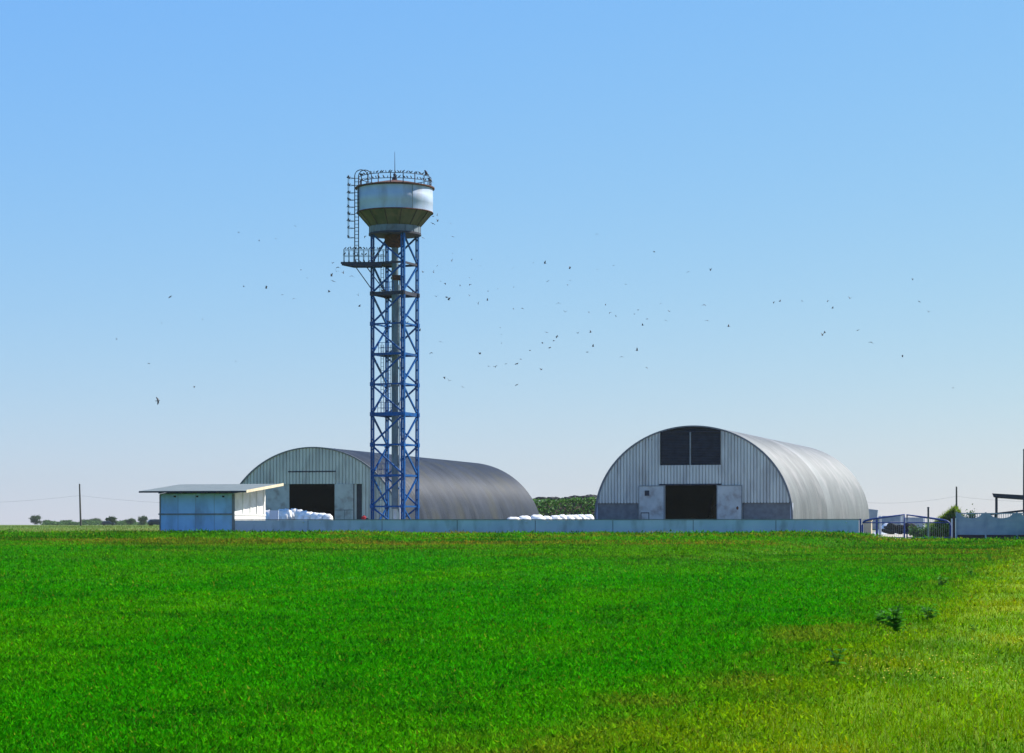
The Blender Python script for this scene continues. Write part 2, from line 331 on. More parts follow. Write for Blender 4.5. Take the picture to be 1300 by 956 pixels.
# ------------------------------------------------------------------ field plants
def blades(N, ymin, ymax, halfw, xfun, sz0, hgt, wid, filt, lean=0.6, pw=2.0, yref=16.0, growp=0.62, seed=3, leafy=0.5, colfun=plantcol, ydens=None):
    r = np.random.default_rng(seed)
    t = r.random(N); a = 2-pw                                   # density per m2 falls with distance, plants drawn coarser
    if abs(a) < 1e-6: y = ymin*(ymax/ymin)**t
    else: y = (ymin**a + t*(ymax**a-ymin**a))**(1/a)
    x = (r.random(N)*2-1)*halfw*y
    k = filt(x, y, r); x = x[k]; y = y[k]; n = len(x)
    vv_ = (x-OX)*SA + (y-OY)*CA
    tall = 1 + 1.3*sstep((vv_+70)/40)*np.clip((fbm(x*0.35, y, 2.6, 88)-0.5)*5, 0, 1)*(vv_ < 1)
    s = sz0*(y/yref)**growp*(0.55+0.9*r.random(n))*(0.6+0.4*tall)
    h = hgt*(0.6+0.8*fbm(x, y, 1.5, 77))*(y/yref)**0.12*tall
    th = r.random(n)*2*np.pi; dx = np.cos(th); dy = np.sin(th)
    L = r.random(n) < leafy
    z0 = gz(x, y)
    V = np.zeros((n,3,3))
    # blades start near the ground, leaves float in the canopy on their stalks
    zb = np.where(L, h*(0.35+0.65*r.random(n)), 0.0)
    ww = np.where(L, s*0.62, s*wid)
    le = np.where(L, s*0.9, np.maximum(h, s)*(0.7+0.6*r.random(n)))
    tilt = np.where(L, 0.5+1.0*r.random(n), 0.1+lean*r.random(n))
    th2 = r.random(n)*2*np.pi
    V[:,0,0] = x-dx*ww/2; V[:,0,1] = y-dy*ww/2; V[:,0,2] = z0+zb-0.01
    V[:,1,0] = x+dx*ww/2; V[:,1,1] = y+dy*ww/2; V[:,1,2] = z0+zb-0.01
    V[:,2,0] = x+np.cos(th2)*le*np.sin(tilt); V[:,2,1] = y+np.sin(th2)*le*np.sin(tilt); V[:,2,2] = z0+zb+le*np.cos(tilt)
    c = colfun(x, y, r.random(n))*(0.42+1.1*r.random(n)**1.3)[:,None]
    c[:,0] *= 0.8+0.5*r.random(n)
    col = np.repeat(c, 3, 0)
    return V.reshape(-1,3), np.arange(n*3).reshape(n,3), col
def in_front(x, y):
    v = (x-OX)*SA + (y-OY)*CA; u = (x-OX)*CA - (y-OY)*SA; return (v < -0.15) | (u < -6.2) | ((u > UWE+0.9) & (v < 0.5))
def f_crop(x, y, r): return in_front(x, y) & (vdist(x, y)+(r.random(len(x))-0.5)*3.0 < 1.0)
V1, F1, C1 = blades(1300000, 12.5, 172, 0.33, None, 0.031, 0.10, 0.30, f_crop, seed=3, leafy=0.6)
o = mesh_np('crop_plants', V1, F1, M['grass'], C1); tag(o, 'lush low green crop covering the field in front of the wall', None, kind='stuff')
def f_verge(x, y, r): return (vdist(x, y)+(r.random(len(x))-0.5)*3.0 > 0.6) & in_front(x, y)
V2, F2, C2 = blades(520000, 12.5, 165, 0.33, None, 0.030, 0.085, 0.22, f_verge, seed=8, leafy=0.15, lean=0.9)
o = mesh_np('verge_grass', V2, F2, M['grass'], C2); tag(o, 'yellow green rough grass on the verge at the right', None, kind='stuff')
def f_far(x, y, r): v = (x-OX)*SA + (y-OY)*CA; u = (x-OX)*CA - (y-OY)*SA; return (u < -6.5) & (v > 0)
V3, F3, C3 = blades(90000, 165, 420, 0.4, None, 0.03, 0.15, 0.35, f_far, seed=9, leafy=0.1, growp=0.5)
o = mesh_np('meadow_grass', V3, F3, M['grass'], C3); tag(o, 'pale olive meadow strip beyond the field left of the shed', None, kind='stuff')
# tall seed grasses, straw and dandelions
def strawcol(x, y, r): return mixc(np.array([0.30,0.24,0.05])*np.ones((len(x),3)), np.array([0.22,0.30,0.05]), r)
def f_straw(x, y, r):
    d = vdist(x, y); v = (x-OX)*SA + (y-OY)*CA
    return in_front(x, y) & (((d > -3.5) & (d < 6) & (r.random(len(x)) < 0.8)) | ((v > -7) & (r.random(len(x)) < 0.25)))
V4, F4, C4 = blades(36000, 12.5, 168, 0.33, None, 0.020, 0.13, 0.16, f_straw, seed=12, leafy=0.0, lean=0.8, colfun=strawcol, growp=0.6)
o = mesh_np('dry_grass_stalks', V4, F4, M['grass'], C4); tag(o, 'thin straw coloured grass stalks along the verge and wall', None, kind='stuff')
def flowers():
    mb = MB(); r = random.Random(5)
    spots = [(1134,846,12),(1177,845,14),(1205,862,12),(1090,858,8),(1160,842,5),(1240,835,6),(1265,800,4),(1130,862,6),(1280,850,6),(1255,770,4),(1225,800,4),(1100,800,3),(1150,735,3)]
    for px, py, n in spots:
        for _ in range(n):
            qx = px+r.gauss(0,30); qy = py+r.gauss(0,9)
            Y = 40.0
            for _i in range(12):
                Y = (EYE-gzf((qx-CX)*Y/F, Y)-0.06)*F/(qy-HY)
            x = (qx-CX)*Y/F; z = gzf(x, Y)+0.07; rr = r.uniform(0.006, 0.012)
            mb.ball((x, Y, z+0.03), (rr, rr, rr*0.6), 6, 4)
    o = mb.build('dandelion_flowers', M['yellow']); tag(o, 'scattered small yellow dandelions in the verge grass', None, kind='stuff')
flowers()

# ------------------------------------------------------------------ weeds on the verge
def ground_at(px, py):
    Y = 40.0
    for _ in range(30): Y = (EYE-gzf((px-CX)*Y/F, Y))*F/(py-HY)
    return (px-CX)*Y/F, Y
def weed(px, py, hpx, label, n=34, wide=0.8, seed=1):
    r = random.Random(seed); x, y = ground_at(px, py); z = gzf(x, y); H = 1.35*hpx*y/F
    t = thing('weed_plant', label, 'weed', (x, y, z), 0, 'broad leaved weeds on the verge')
    st = MB(); lf = MB()
    for k in range(5):
        a = r.uniform(0, 6.28); l = H*r.uniform(0.6, 1.0); e = (x+math.cos(a)*H*0.3*wide, y+math.sin(a)*H*0.3*wide, z+l)
        st.tube([(x, y, z-0.02), (x+math.cos(a)*H*0.08, y+math.sin(a)*H*0.08, z+l*0.5), e], H*0.025, 5, H*0.012)
        for j in range(n//5):
            f = r.uniform(0.15, 1.0); p = Vector((x+(e[0]-x)*f, y+(e[1]-y)*f, z+l*f)); b = r.uniform(0, 6.28); ll = H*r.uniform(0.26, 0.48)*(1.15-0.5*f)
            d = Vector((math.cos(b), math.sin(b), r.uniform(-0.1, 0.7))).normalized(); sd = d.cross(Vector((0,0,1))).normalized()*ll*0.34; up = sd.cross(d).normalized()*ll*0.1
            lf.add([p, p+d*ll*0.35+sd+up, p+d*ll*0.8+sd*0.6, p+d*ll-up*1.5, p+d*ll*0.8-sd*0.6, p+d*ll*0.35-sd+up, p+d*ll*0.5-up*0.5], [(0,1,6),(1,2,6),(2,3,6),(3,4,6),(4,5,6),(5,0,6)], r.uniform(0.2, 0.9))
    st.build('stem', M['leafdk'], t); lf.build('foliage', M['weedleaf'], t)
weed(1135, 806, 29, 'tallest dark broad leaved weed on the verge', 60, 0.8, 1)
weed(1179, 791, 20, 'dark weed with pale leaf tips right of the tallest weed', 45, 1.2, 2)
weed(1120, 797, 20, 'loose dark weed just left of the tallest weed', 40, 1.3, 3)
weed(1062, 850, 22, 'bright broad leaved weed low at the bottom of the verge edge', 40, 1.0, 4)
weed(1197, 748, 14, 'brownish weed higher up the verge edge', 40, 1.3, 5)
weed(1231, 733, 10, 'small dark weed near the top of the verge edge', 30, 1.3, 6)
weed(1258, 712, 9, 'dark weed low before the grey fence', 30, 1.6, 7)
weed(1237, 803, 9, 'small dark weed among the yellow verge grass', 30, 1.6, 8)
weed(1268, 832, 8, 'small weed close to the right edge of the verge', 30, 1.6, 9)

# ------------------------------------------------------------------ long concrete wall
U0 = 0.0
wall = sthing('concrete_wall', 'long low blue grey concrete panel wall in front of the farm yard', 'wall', 25, 0)
seams = [297.6, 391, 485, 580.5, 679.5, 778, 880, 985, 1091]
us = [su(p) for p in seams]; zb = 0.55
zt = 2.03
for a, b in zip(us[:-1], us[1:]):
    mb = MB(); mb.sbox(a+0.03, b-0.03, 0.0, 0.16, zb, zt+random.uniform(-0.012,0.012), random.random())
    mb.build('wall_panel', M['conc'], wall)
mb = MB(); mb.sbox(us[0]+0.02, us[-1], -0.03, 0.19, zt+0.014, zt+0.075); mb.build('coping', M['conccap'], wall)
for uu in us[1:-1]:
    mb = MB(); mb.sbox(uu-0.028, uu+0.028, 0.03, 0.26, zb, zt-0.02); mb.build('joint_post', M['conccap'], wall)
for px in (385, 406.6, 667.7, 695.4, 1074.5):
    uu, zz = spt(px, 662.6); mb = MB(); x, y, _ = S2W(uu, -0.04, zz); mb.ball((x, y, zz), (0.055,0.05,0.055), 8, 6); mb.build('insulator', M['whitepipe'], wall, True)

# ------------------------------------------------------------------ white shed with sloping roof
sh = sthing('farm_shed', 'pale flat walled shed with a wide sloping grey roof, left of the wall', 'shed', -3, 3)
ul = su(203); D = 6.6; zg = 0.6
ztf = 4.10; ztb = 4.62
mb = MB()
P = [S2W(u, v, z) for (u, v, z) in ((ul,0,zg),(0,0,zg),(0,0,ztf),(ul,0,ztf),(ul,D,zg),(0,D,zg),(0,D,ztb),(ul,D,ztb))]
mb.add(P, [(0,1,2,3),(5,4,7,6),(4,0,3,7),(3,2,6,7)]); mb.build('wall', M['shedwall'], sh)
mb = MB(); mb.add([P[1],P[5],P[6],P[2]], [(0,1,2,3)]); mb.build('side_wall', M['shedwhite'], sh)
zl = spt(250, 652.6)[1]
mb = MB(); mb.sbox(ul-0.12, 0.0, -0.05, -0.002, zl-0.06, zl+0.05); mb.build('ledge', M['conccap'], sh)
mb = MB(); mb.sbox(0.002, 0.06, 0.12, D, zl-0.10, zl-0.02); mb.build('ledge', M['shedwhite'], sh)
mb = MB(); mb.sbox(-0.16, 0.03, -0.03, 0.13, zg, ztf-0.05); mb.build('corner_strip', M['conccap'], sh)  # dark strip stands in for the shadow down this corner
mb = MB(); mb.sbox(ul-0.03, ul+0.08, -0.04, 0.1, zg, ztf-0.05); mb.build('corner_strip', M['conccap'], sh)
for px in (308.6, 317.6, 326, 334.5):
    # posts of the side wall: solve v for the pixel on the u=0 plane
    k = (px-CX)/F; v = (k*OY-OX)/(SA-k*CA)
    mb = MB(); mb.sbox(0.003, 0.07, v-0.10, v+0.10, zl, ztf+0.3*v/D); mb.build('pilaster', M['shedwhite'], sh)
for px in (222, 250.5, 283.5):
    uu, zz = spt(px, 630.4); mb = MB(); mb.sbox(uu-0.09, uu+0.09, -0.03, -0.002, zz-0.05, zz+0.06); mb.build('air_vent', M['dark'], sh)
for px in (226, 248.5, 272):
    uu, zz = spt(px, 640); mb = MB(); mb.sbox(uu-0.012, uu+0.012, -0.008, -0.002, zg, ztf-0.06); mb.build('panel_joint', M['conccap'], sh)
# roof slab
RV0, RV1 = -0.75, 7.1
def roofz(v): return 4.20 + 0.085*(v-RV0)
ru0f = su(176.4, RV0); ru1f = su(312.4, RV0); ru0b = ru0f; ru1b = ru1f
P = []
for dz in (0, 0.10): P += [S2W(ru0f, RV0, roofz(RV0)+dz), S2W(ru1f, RV0, roofz(RV0)+dz), S2W(ru1f, RV1, roofz(RV1)+dz), S2W(ru0f, RV1, roofz(RV1)+dz)]
mb = MB(); mb.add(P, [(3,2,1,0),(4,5,6,7),(0,1,5,4),(1,2,6,5),(2,3,7,6),(3,0,4,7)]); mb.build('roof', M['shedroof'], sh)
mb = MB(); q = [S2W(ru1f+du, v, roofz(v)+dz) for dz in (-0.06, 0.15) for (du, v) in ((0.004,RV0-0.03),(0.05,RV0-0.03),(0.05,RV1),(0.004,RV1))]
mb.add(q, [(3,2,1,0),(4,5,6,7),(0,1,5,4),(1,2,6,5),(2,3,7,6),(3,0,4,7)]); mb.build('fascia', M['cream'], sh)
mb = MB(); mb.sbox(ru0f, ru1f-0.003, RV0-0.03, RV0-0.003, roofz(RV0)-0.03, roofz(RV0)+0.085); mb.build('fascia', M['darksteel'], sh)
for uu in np.linspace(ul+0.2, -0.2, 7):
    mb = MB(); mb.bar(S2W(uu, RV0+0.1, roofz(RV0+0.1)-0.06), S2W(uu, RV1-0.1, roofz(RV1-0.1)-0.06), 0.08, 0.10); mb.build('rafter', M['wood'], sh)

# ------------------------------------------------------------------ arched hangars
def hangar(name, label, cx, cy, angd, L, a, b, zc, g0, msheet, pitch, spec_front, band=None):
    ca, sa = math.cos(R(angd)), math.sin(R(angd))
    t = thing(name, label, 'hangar', (cx, cy, g0), -R(angd))
    def W_(s, d, z): return (cx + s*ca + d*sa, cy - s*sa + d*ca, z)
    th0 = math.asin(max(-0.99, (g0-zc)/b)) if g0 > zc else 0.0
    def prof(k, off=0.0, n=56):
        pts = []
        for i in range(n+1):
            th = math.pi - th0 - (math.pi-2*th0)*i/n
            pts.append(((a+off)*math.cos(th), zc+(b+off)*math.sin(th)))
        if zc > g0: pts = [(-(a+off), g0-0.05)] + pts + [((a+off), g0-0.05)]
        return pts
    def ztop(s): q = 1-(s/a)**2; return zc + b*math.sqrt(max(q, 0))
    # outer skin: sheets about a metre wide, each a little bowed and of its own shade
    mb = MB(); nd = int(L*28); r = random.Random(3); tints = [r.random() for _ in range(int(L/1.1)+2)]
    rows = []
    for j in range(nd+1):
        d = L*j/nd; ph = (d/1.1) % 1.0; off = 0.02*abs(math.sin(math.pi*ph)) + 0.016*math.sin(d*2*math.pi/0.25); k = int(d/1.1)
        tv = 0.35+0.3*tints[k]
        if band:
            for (d0, d1, tt) in band:
                if d0 <= d < d1: tv = tt + 0.15*(tints[k]-0.5)
        pr = prof(0, off); base = len(mb.v)
        mb.v += [W_(s, d, z) for s, z in pr]; mb.c += [tv]*len(pr); rows.append((base, len(pr)))
    for (b0, n0), (b1, n1) in zip(rows[:-1], rows[1:]):
        for i in range(n0-1): mb.f.append((b0+i, b0+i+1, b1+i+1, b1+i))
    mb.build('roof_shell', msheet, t, 50)
    # inner lining
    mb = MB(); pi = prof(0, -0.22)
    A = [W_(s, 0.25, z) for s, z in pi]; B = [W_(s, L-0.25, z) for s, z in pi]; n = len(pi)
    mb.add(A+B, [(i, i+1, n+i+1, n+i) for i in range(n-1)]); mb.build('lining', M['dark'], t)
    # rim of the front
    mb = MB(); pr = prof(0, 0.0)
    A = [W_(s*1.004, -0.16, z+0.03) for s, z in pr]; B = [W_(s*1.004, 0.02, z+0.03) for s, z in pr]; C = [W_(s*(1-0.12/a), -0.16, z-0.10 if z > g0 else z) for s, z in pr]; n = len(pr)
    mb.add(A+B+C, [(i, i+1, n+i+1, n+i) for i in range(n-1)] + [(i, 2*n+i, 2*n+i+1, i+1) for i in range(n-1)]); mb.build('front_rim', M['concdark'], t)
    # rear gable
    mb = MB(); n = len(pi); pb = prof(0, -0.02)
    mb.add([W_(s, L-0.05, z) for s, z in pb] + [W_(s, L-0.2, z) for s, z in pb], [tuple(range(n)), tuple(range(2*n-1, n-1, -1))]); mb.build('rear_gable', M['gable'], t)
    # front gable
    def inv(px, d=0.0):
        k = (px-CX)/F; # cx + s ca + d sa = k (cy - s sa + d ca)
        return (k*(cy+d*ca) - cx - d*sa)/(ca + k*sa)
    def zz(px, py): s = inv(px); return zy(py, cy - s*sa)
    spec_front(t, W_, inv, zz, ztop, g0, a, pitch)
    return t
def gable(W_, ztop, s0, s1, g0, pitch, holes, dep=0.05, d0=0.0, zmax=None, zmin=None):
    mb = MB(); bps = set([s0, s1])
    n0 = int(math.floor(s0/pitch)); n1 = int(math.ceil(s1/pitch))
    for i in range(n0, n1+1):
        for f in (0.0, 0.06, 0.26, 0.32): 
            q = (i+f)*pitch
            if s0 < q < s1: bps.add(q)
    for h in holes: 
        for q in h[:2]:
            if s0 < q < s1: bps.add(q)
    bps = sorted(bps)
    def dd(s):
        f = (s/pitch) % 1.0
        if f < 0.06: return 1-f/0.06
        if f < 0.26: return 0.0
        if f < 0.32: return (f-0.26)/0.06
        return 1.0
    for p, q in zip(bps[:-1], bps[1:]):
        if q-p < 1e-5: continue
        mid = (p+q)/2
        lo = zmin if zmin is not None else g0-0.1
        spans = [(lo, None)]
        for (h0, h1, hz0, hz1) in holes:
            if h0 < mid < h1:
                ns = []
                for (x0, x1) in spans:
                    top = x1 if x1 is not None else 1e9
                    if hz0 > x0: ns.append((x0, min(hz0, top)))
                    if hz1 < top: ns.append((max(hz1, x0), x1))
                spans = ns
        for (x0, x1) in spans:
            ta = ztop(p)-0.02; tb = ztop(q)-0.02
            if zmax is not None: ta = min(ta, zmax); tb = min(tb, zmax)
            if x1 is not None: ta = min(ta, x1); tb = min(tb, x1)
            if max(ta, tb) <= x0+0.01: continue
            ta = max(ta, x0); tb = max(tb, x0)
            e = 1e-3
            da = dd(p+e*(q-p)); db = dd(q-e*(q-p))
            mb.add([W_(p, d0-da*dep, x0), W_(q, d0-db*dep, x0), W_(q, d0-db*dep, tb), W_(p, d0-da*dep, ta)], [(0,1,2,3)])
    return mb
def wbox(mb, W_, s0, s1, d0, d1, z0, z1):
    P = [W_(s, d, z) for z in (z0, z1) for d in (d0, d1) for s in (s0, s1)]
    return mb.add(P, [(0,2,3,1),(4,5,7,6),(0,1,5,4),(2,6,7,3),(0,4,6,2),(1,3,7,5)])
def solid(o, th=0.02):
    m = o.modifiers.new('thickness', 'SOLIDIFY'); m.thickness = th; m.offset = -1; return o

def front_right(t, W_, inv, zz, ztop, g0, a, pitch):
    v0, v1 = inv(838), inv(915.4); vz0 = zz(876, 590.5); vz1 = zz(876, 548.5)
    d0, d1 = inv(845), inv(910); dz = zz(877, 616)
    pz = zz(785, 639)
    holes = [(v0, v1, vz0, 99), (d0, d1, -1, dz)]
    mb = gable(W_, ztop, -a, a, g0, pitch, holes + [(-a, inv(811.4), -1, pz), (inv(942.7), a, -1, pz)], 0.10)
    mb.build('front_gable', M['gable'], t)
    # plinths
    for (p, q) in ((-a+0.25, inv(811.4)), (inv(942.7), a-0.25)):
        mb = MB(); wbox(mb, W_, p, q, 0.04, 0.22, g0-0.1, pz-0.005); mb.build('plinth', M['concdark'], t)
        mb = MB(); wbox(mb, W_, p, q, -0.08, 0.03, pz-0.005, pz+0.07); mb.build('sill_rail', M['darksteel'], t)
    for p in (-a+0.02, a-0.26):
        mb = MB(); wbox(mb, W_, p, p+0.24, -0.02, 0.24, g0-0.1, pz-0.01); mb.build('corner_pillar', M['conc'], t)
    # louvred vent reaching up to the arch
    mb = MB(); z = vz0+0.06
    while z < ztop(0)-0.15:
        half0 = v0+0.05; half1 = v1-0.05
        while ztop(half0) < z+0.12 and half0 < 0: half0 += 0.05
        while ztop(half1) < z+0.12 and half1 > 0: half1 -= 0.05
        if half1-half0 > 0.3: mb.add([W_(half0, 0.10, z+0.10), W_(half1, 0.10, z+0.10), W_(half1, 0.02, z), W_(half0, 0.02, z), W_(half0, 0.12, z+0.11), W_(half1, 0.12, z+0.11), W_(half1, 0.04, z-0.01), W_(half0, 0.04, z-0.01)], [(0,1,2,3),(7,6,5,4),(3,2,6,7),(0,4,5,1)])
        z += 0.15
    lv = mb.build('louvre_panel', M['louvre'], t)
    mb = MB(); wbox(mb, W_, v0+0.02, v1-0.02, 0.16, 0.2, vz0, vz1); mb.build('vent_backing', M['dark'], t)
    mb = MB(); mx = inv(876.5); wbox(mb, W_, mx-0.07, mx+0.06, -0.07, 0.08, vz0, vz1); mb.build('mullion', M['galv'], t)
    mb = MB(); wbox(mb, W_, v0, v1, -0.05, 0.04, vz1-0.03, vz1+0.05); mb.build('vent_head', M['darksteel'], t)
    for q in (v0-0.05, v1): 
        mb = MB(); wbox(mb, W_, q, q+0.06, -0.08, 0.05, vz0-1.6, ztop(q)-0.12); mb.build('vent_jamb', M['gable'], t)
    mb = MB(); wbox(mb, W_, inv(837), inv(916), -0.13, -0.05, dz+0.0, dz+0.13); mb.build('door_track', M['darksteel'], t)
    # open sliding leaves
    for (p, q, win) in ((811.4, 844.3, True), (910.5, 942.7, False)):
        s0, s1 = inv(p), inv(q)
        mb = MB(); wbox(mb, W_, s0, s1, -0.26, -0.17, g0+0.08, dz-0.02); dl = mb.build('door_leaf', M['door'], t)
        mb = MB()
        for q0, q1 in ((s0, s0+0.07), (s1-0.07, s1)): wbox(mb, W_, q0, q1, -0.29, -0.262, g0+0.08, dz-0.02)
        wbox(mb, W_, s0+0.07, s1-0.07, -0.285, -0.262, dz-0.09, dz-0.02); mb.build('leaf_frame', M['galv'], dl)
        if win:
            mb = MB(); wbox(mb, W_, inv(819.3), inv(825.2), -0.285, -0.262, zz(822, 629.5), zz(822, 622.8)); mb.build('window', M['louvre'], dl)
            mb = MB(); w0, w1 = inv(814.5), inv(825); wz = zz(820, 651)
            wbox(mb, W_, w0, w1, -0.285, -0.262, wz-0.05, wz+0.03); wbox(mb, W_, w1-0.06, w1, -0.285, -0.262, g0+0.1, wz-0.05); wbox(mb, W_, w0, w0+0.04, -0.285, -0.262, g0+0.1, wz-0.05); mb.build('wicket_frame', M['darksteel'], dl)
        else:
            mb = MB(); x, y, z = W_(inv(937), -0.27, zz(937, 645)); mb.ball((x,y,z), (0.12,0.04,0.16), 8, 6); mb.build('latch', M['rust'], dl)
    # small bracket
    mb = MB(); wbox(mb, W_, inv(821), inv(830), -0.09, -0.06, zz(826, 559), zz(826, 558)); wbox(mb, W_, inv(826), inv(827), -0.09, -0.06, zz(826, 566), zz(826, 559)); mb.build('lamp_bracket', M['darksteel'], t)
def front_left(t, W_, inv, zz, ztop, g0, a, pitch):
    d0, d1 = inv(367.6), inv(425); dz = zz(396, 614.6); hz = zz(396, 598.6)
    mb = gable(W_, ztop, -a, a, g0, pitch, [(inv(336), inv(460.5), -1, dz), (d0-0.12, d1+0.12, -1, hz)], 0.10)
    mb.build('front_gable', M['gable'], t)
    mb = gable(W_, ztop, d0-0.12, d1+0.12, g0, pitch, [], 0.10, d0=-0.03, zmax=hz-0.08, zmin=dz+0.02); mb.build('header_panel', M['gable'], t)
    mb = MB(); wbox(mb, W_, d0-0.12, d1+0.12, -0.12, -0.02, hz-0.07, hz+0.06); mb.build('header_rail', M['darksteel'], t)
    mb = gable(W_, ztop, -a, inv(336), g0, pitch, [], 0.06, zmax=dz); 
    mb = MB(); wbox(mb, W_, inv(336), d0-0.10, 0.0, 0.08, g0-0.1, dz-0.002); wbox(mb, W_, d0-0.10, d0-0.03, -0.05, 0.1, g0-0.1, dz+0.01); mb.build('side_panel', M['door'], t)
    mb = MB(); wbox(mb, W_, d0-0.05, d1+0.05, -0.1, 0.02, dz+0.0, dz+0.05); mb.build('door_track', M['galv'], t)
    s0, s1 = inv(425.6), inv(449.3); mb = MB(); wbox(mb, W_, s0, s1, -0.20, -0.12, g0+0.1, dz); dl = mb.build('door_leaf', M['door'], t)
    mb = MB(); zr = zz(437, 647.5); wbox(mb, W_, s0+0.02, s1-0.02, -0.22, -0.201, zr-0.03, zr+0.03); wbox(mb, W_, inv(438)-0.02, inv(438)+0.02, -0.22, -0.201, g0+0.1, zr-0.03); mb.build('leaf_frame', M['concdark'], dl)
    mb = MB(); wbox(mb, W_, inv(449.3)+0.02, inv(452.5), 0.02, 0.08, g0-0.1, dz-0.002); wbox(mb, W_, inv(459.5), inv(460.5), 0.0, 0.08, g0-0.1, dz-0.002); mb.build('side_panel', M['gable'], t)
    mb = MB(); wbox(mb, W_, inv(452.5), inv(459.5), 0.06, 0.14, g0-0.1, dz-0.002); mb.build('shadow_slot', M['louvre'], t)  # dark colour stands in for the shadow beside the door leaf
hangar('arched_hangar', 'pale grey corrugated arched hangar with a dark louvred vent, right of the tower', 16.75, 202.0, 17.0, 51.5, 9.35, 8.5, 2.36, 0.95, M['sheetR'], 0.30, front_right, band=[(20.5, 24.5, 0.98), (13, 20.5, 0.40), (36, 60, 0.72), (24.5, 36, 0.62), (0, 4, 0.7)])
hangar('arched_hangar', 'darker weathered arched hangar behind the blue water tower', -20.6, 225.0, 14.6, 59.2, 9.95, 9.54, 0.16, 0.95, M['sheetL'], 0.36, front_left)
# round bales inside the right hangar
for i, (s, d, z) in enumerate([(-1.8,9,0),(-0.2,9.5,0),(1.5,9,0),(0.7,9.2,1.25)]):
    ca, sa = math.cos(R(17)), math.sin(R(17)); x = 16.75+s*ca+d*sa; y = 202-s*sa+d*ca
    mb = MB(); P = []; n = 20
    for dd in (-0.6, 0.6):
        for j in range(n): P.append((x+0.75*math.cos(j*2*math.pi/n)*ca+dd*sa, y-0.75*math.cos(j*2*math.pi/n)*sa+dd*ca, 0.95+0.74+z+0.75*math.sin(j*2*math.pi/n)))
    mb.add(P, [(j, (j+1)%n, n+(j+1)%n, n+j) for j in range(n)] + [tuple(range(n))[::-1], tuple(range(n, 2*n))])
    tag(mb.build('straw_bale', M['bale'], smooth=30), ['left round bale on the dark floor of the right hangar', 'middle round bale on the dark floor of the right hangar', 'right round bale on the dark floor of the right hangar', 'upper round bale stacked inside the dark right hangar'][i], 'bale', 'round bales in the right hangar')

# ------------------------------------------------------------------ water tower
TY = 187.0; TX = (501.4-CX)*TY/F; K = F/TY; TZ = 0.95
def tz(py): return EYE + (HY-py)/K
def txx(px): return (px-CX)/K
tw = thing('water_tower', 'tall blue lattice water tower with a rusty topped grey tank', 'water tower', (TX, TY, TZ))
rd = 30.1/K; al = R(22.6)
legs = {'left': (-rd*math.cos(al), rd*math.sin(al)*-0.0), }
LP = {'L': (-rd*math.cos(al), -rd*math.sin(al)), 'R': (rd*math.cos(al), rd*math.sin(al)), 'F': (rd*math.sin(al), -rd*math.cos(al)), 'B': (-rd*math.sin(al), rd*math.cos(al))}
fd = (math.cos(R(22.4)), -math.sin(R(22.4)))
ztopleg = tz(297.5)
for k, (dx, dy) in LP.items():
    mb = MB(); x, y = TX+dx, TY+dy
    w = 0.085; off = 0.10 if k != 'F' else 0.12
    for s in (-1, 1):
        mb.box((x+s*off*fd[0], y+s*off*fd[1], (ztopleg+TZ)/2-0.1), (w if k != 'F' else 0.13, 0.20, ztopleg-TZ+0.2), -R(22.4))
    z = TZ+0.3
    while z < ztopleg:
        mb.box((x, y, z), (0.13, 0.15, 0.14), -R(22.4)); z += 0.86
    mb.box((x, y, TZ+0.02), (0.6, 0.6, 0.08), -R(22.4))
    mb.build('leg', M['blue'], tw)
LV = [297.5, 335.5, 374, 412.3, 450.5, 488.5, 526.5, 565, 604, 643, 682]
ZL = [tz(y) for y in LV]
def lp(k, z): dx, dy = LP[k]; return (TX+dx, TY+dy, z)
faces = [('L','F'),('F','R'),('R','B'),('B','L')]
for fi, (p, q) in enumerate(faces):
    mb = MB()
    wide = (p, q) in (('L','F'),('R','B'))
    for b in range(10):
        z1, z0 = ZL[b], ZL[b+1]
        if z0 < TZ: z0 = TZ+0.1
        outer = p if p in 'LR' else q; inner = q if outer == p else p
        top_outer = (b % 2 == 1) if wide else (b % 2 == 0)      # which leg the brace meets at the top of the bay
        if b == 0: top_outer = wide
        elif b == 1: top_outer = not wide
        A = lp(outer if top_outer else inner, z1-0.1); B = lp(inner if top_outer else outer, z0+0.1)
        mb.bar(A, B, 0.135, 0.13)
    mb.build('cross_brace', M['blue'], tw)
    for b, h, w in ((1,0.18,0.12),(3,0.13,0.10),(4,0.19,0.12),(5,0.13,0.10),(7,0.13,0.10),(8,0.18,0.12),(9,0.13,0.10)):
        mb = MB(); mb.bar(lp(p, ZL[b]), lp(q, ZL[b]), w, h); mb.build('strut', M['blue'] if b != 1 else M['darksteel'], tw)
    for b in (2, 6):
        mb = MB(); A, B = Vector(lp(p, ZL[b])), Vector(lp(q, ZL[b])); e = (B-A).normalized()*0.22; mb.bar(A-e, B+e, 0.14, 0.30); mb.build('belt', M['darksteel'] if b == 2 else M['blue'], tw)
    for b in (3, 5, 7, 9):
        pass
for b in (2,3,5,6,7,9):
    for k in 'LRFB':
        mb = MB(); dx, dy = LP[k]; mb.box((TX+dx, TY+dy, ZL[b]), (0.34, 0.34, 0.34), -R(22.4)); mb.build('gusset', M['darksteel'] if b == 2 else M['blue'], tw)
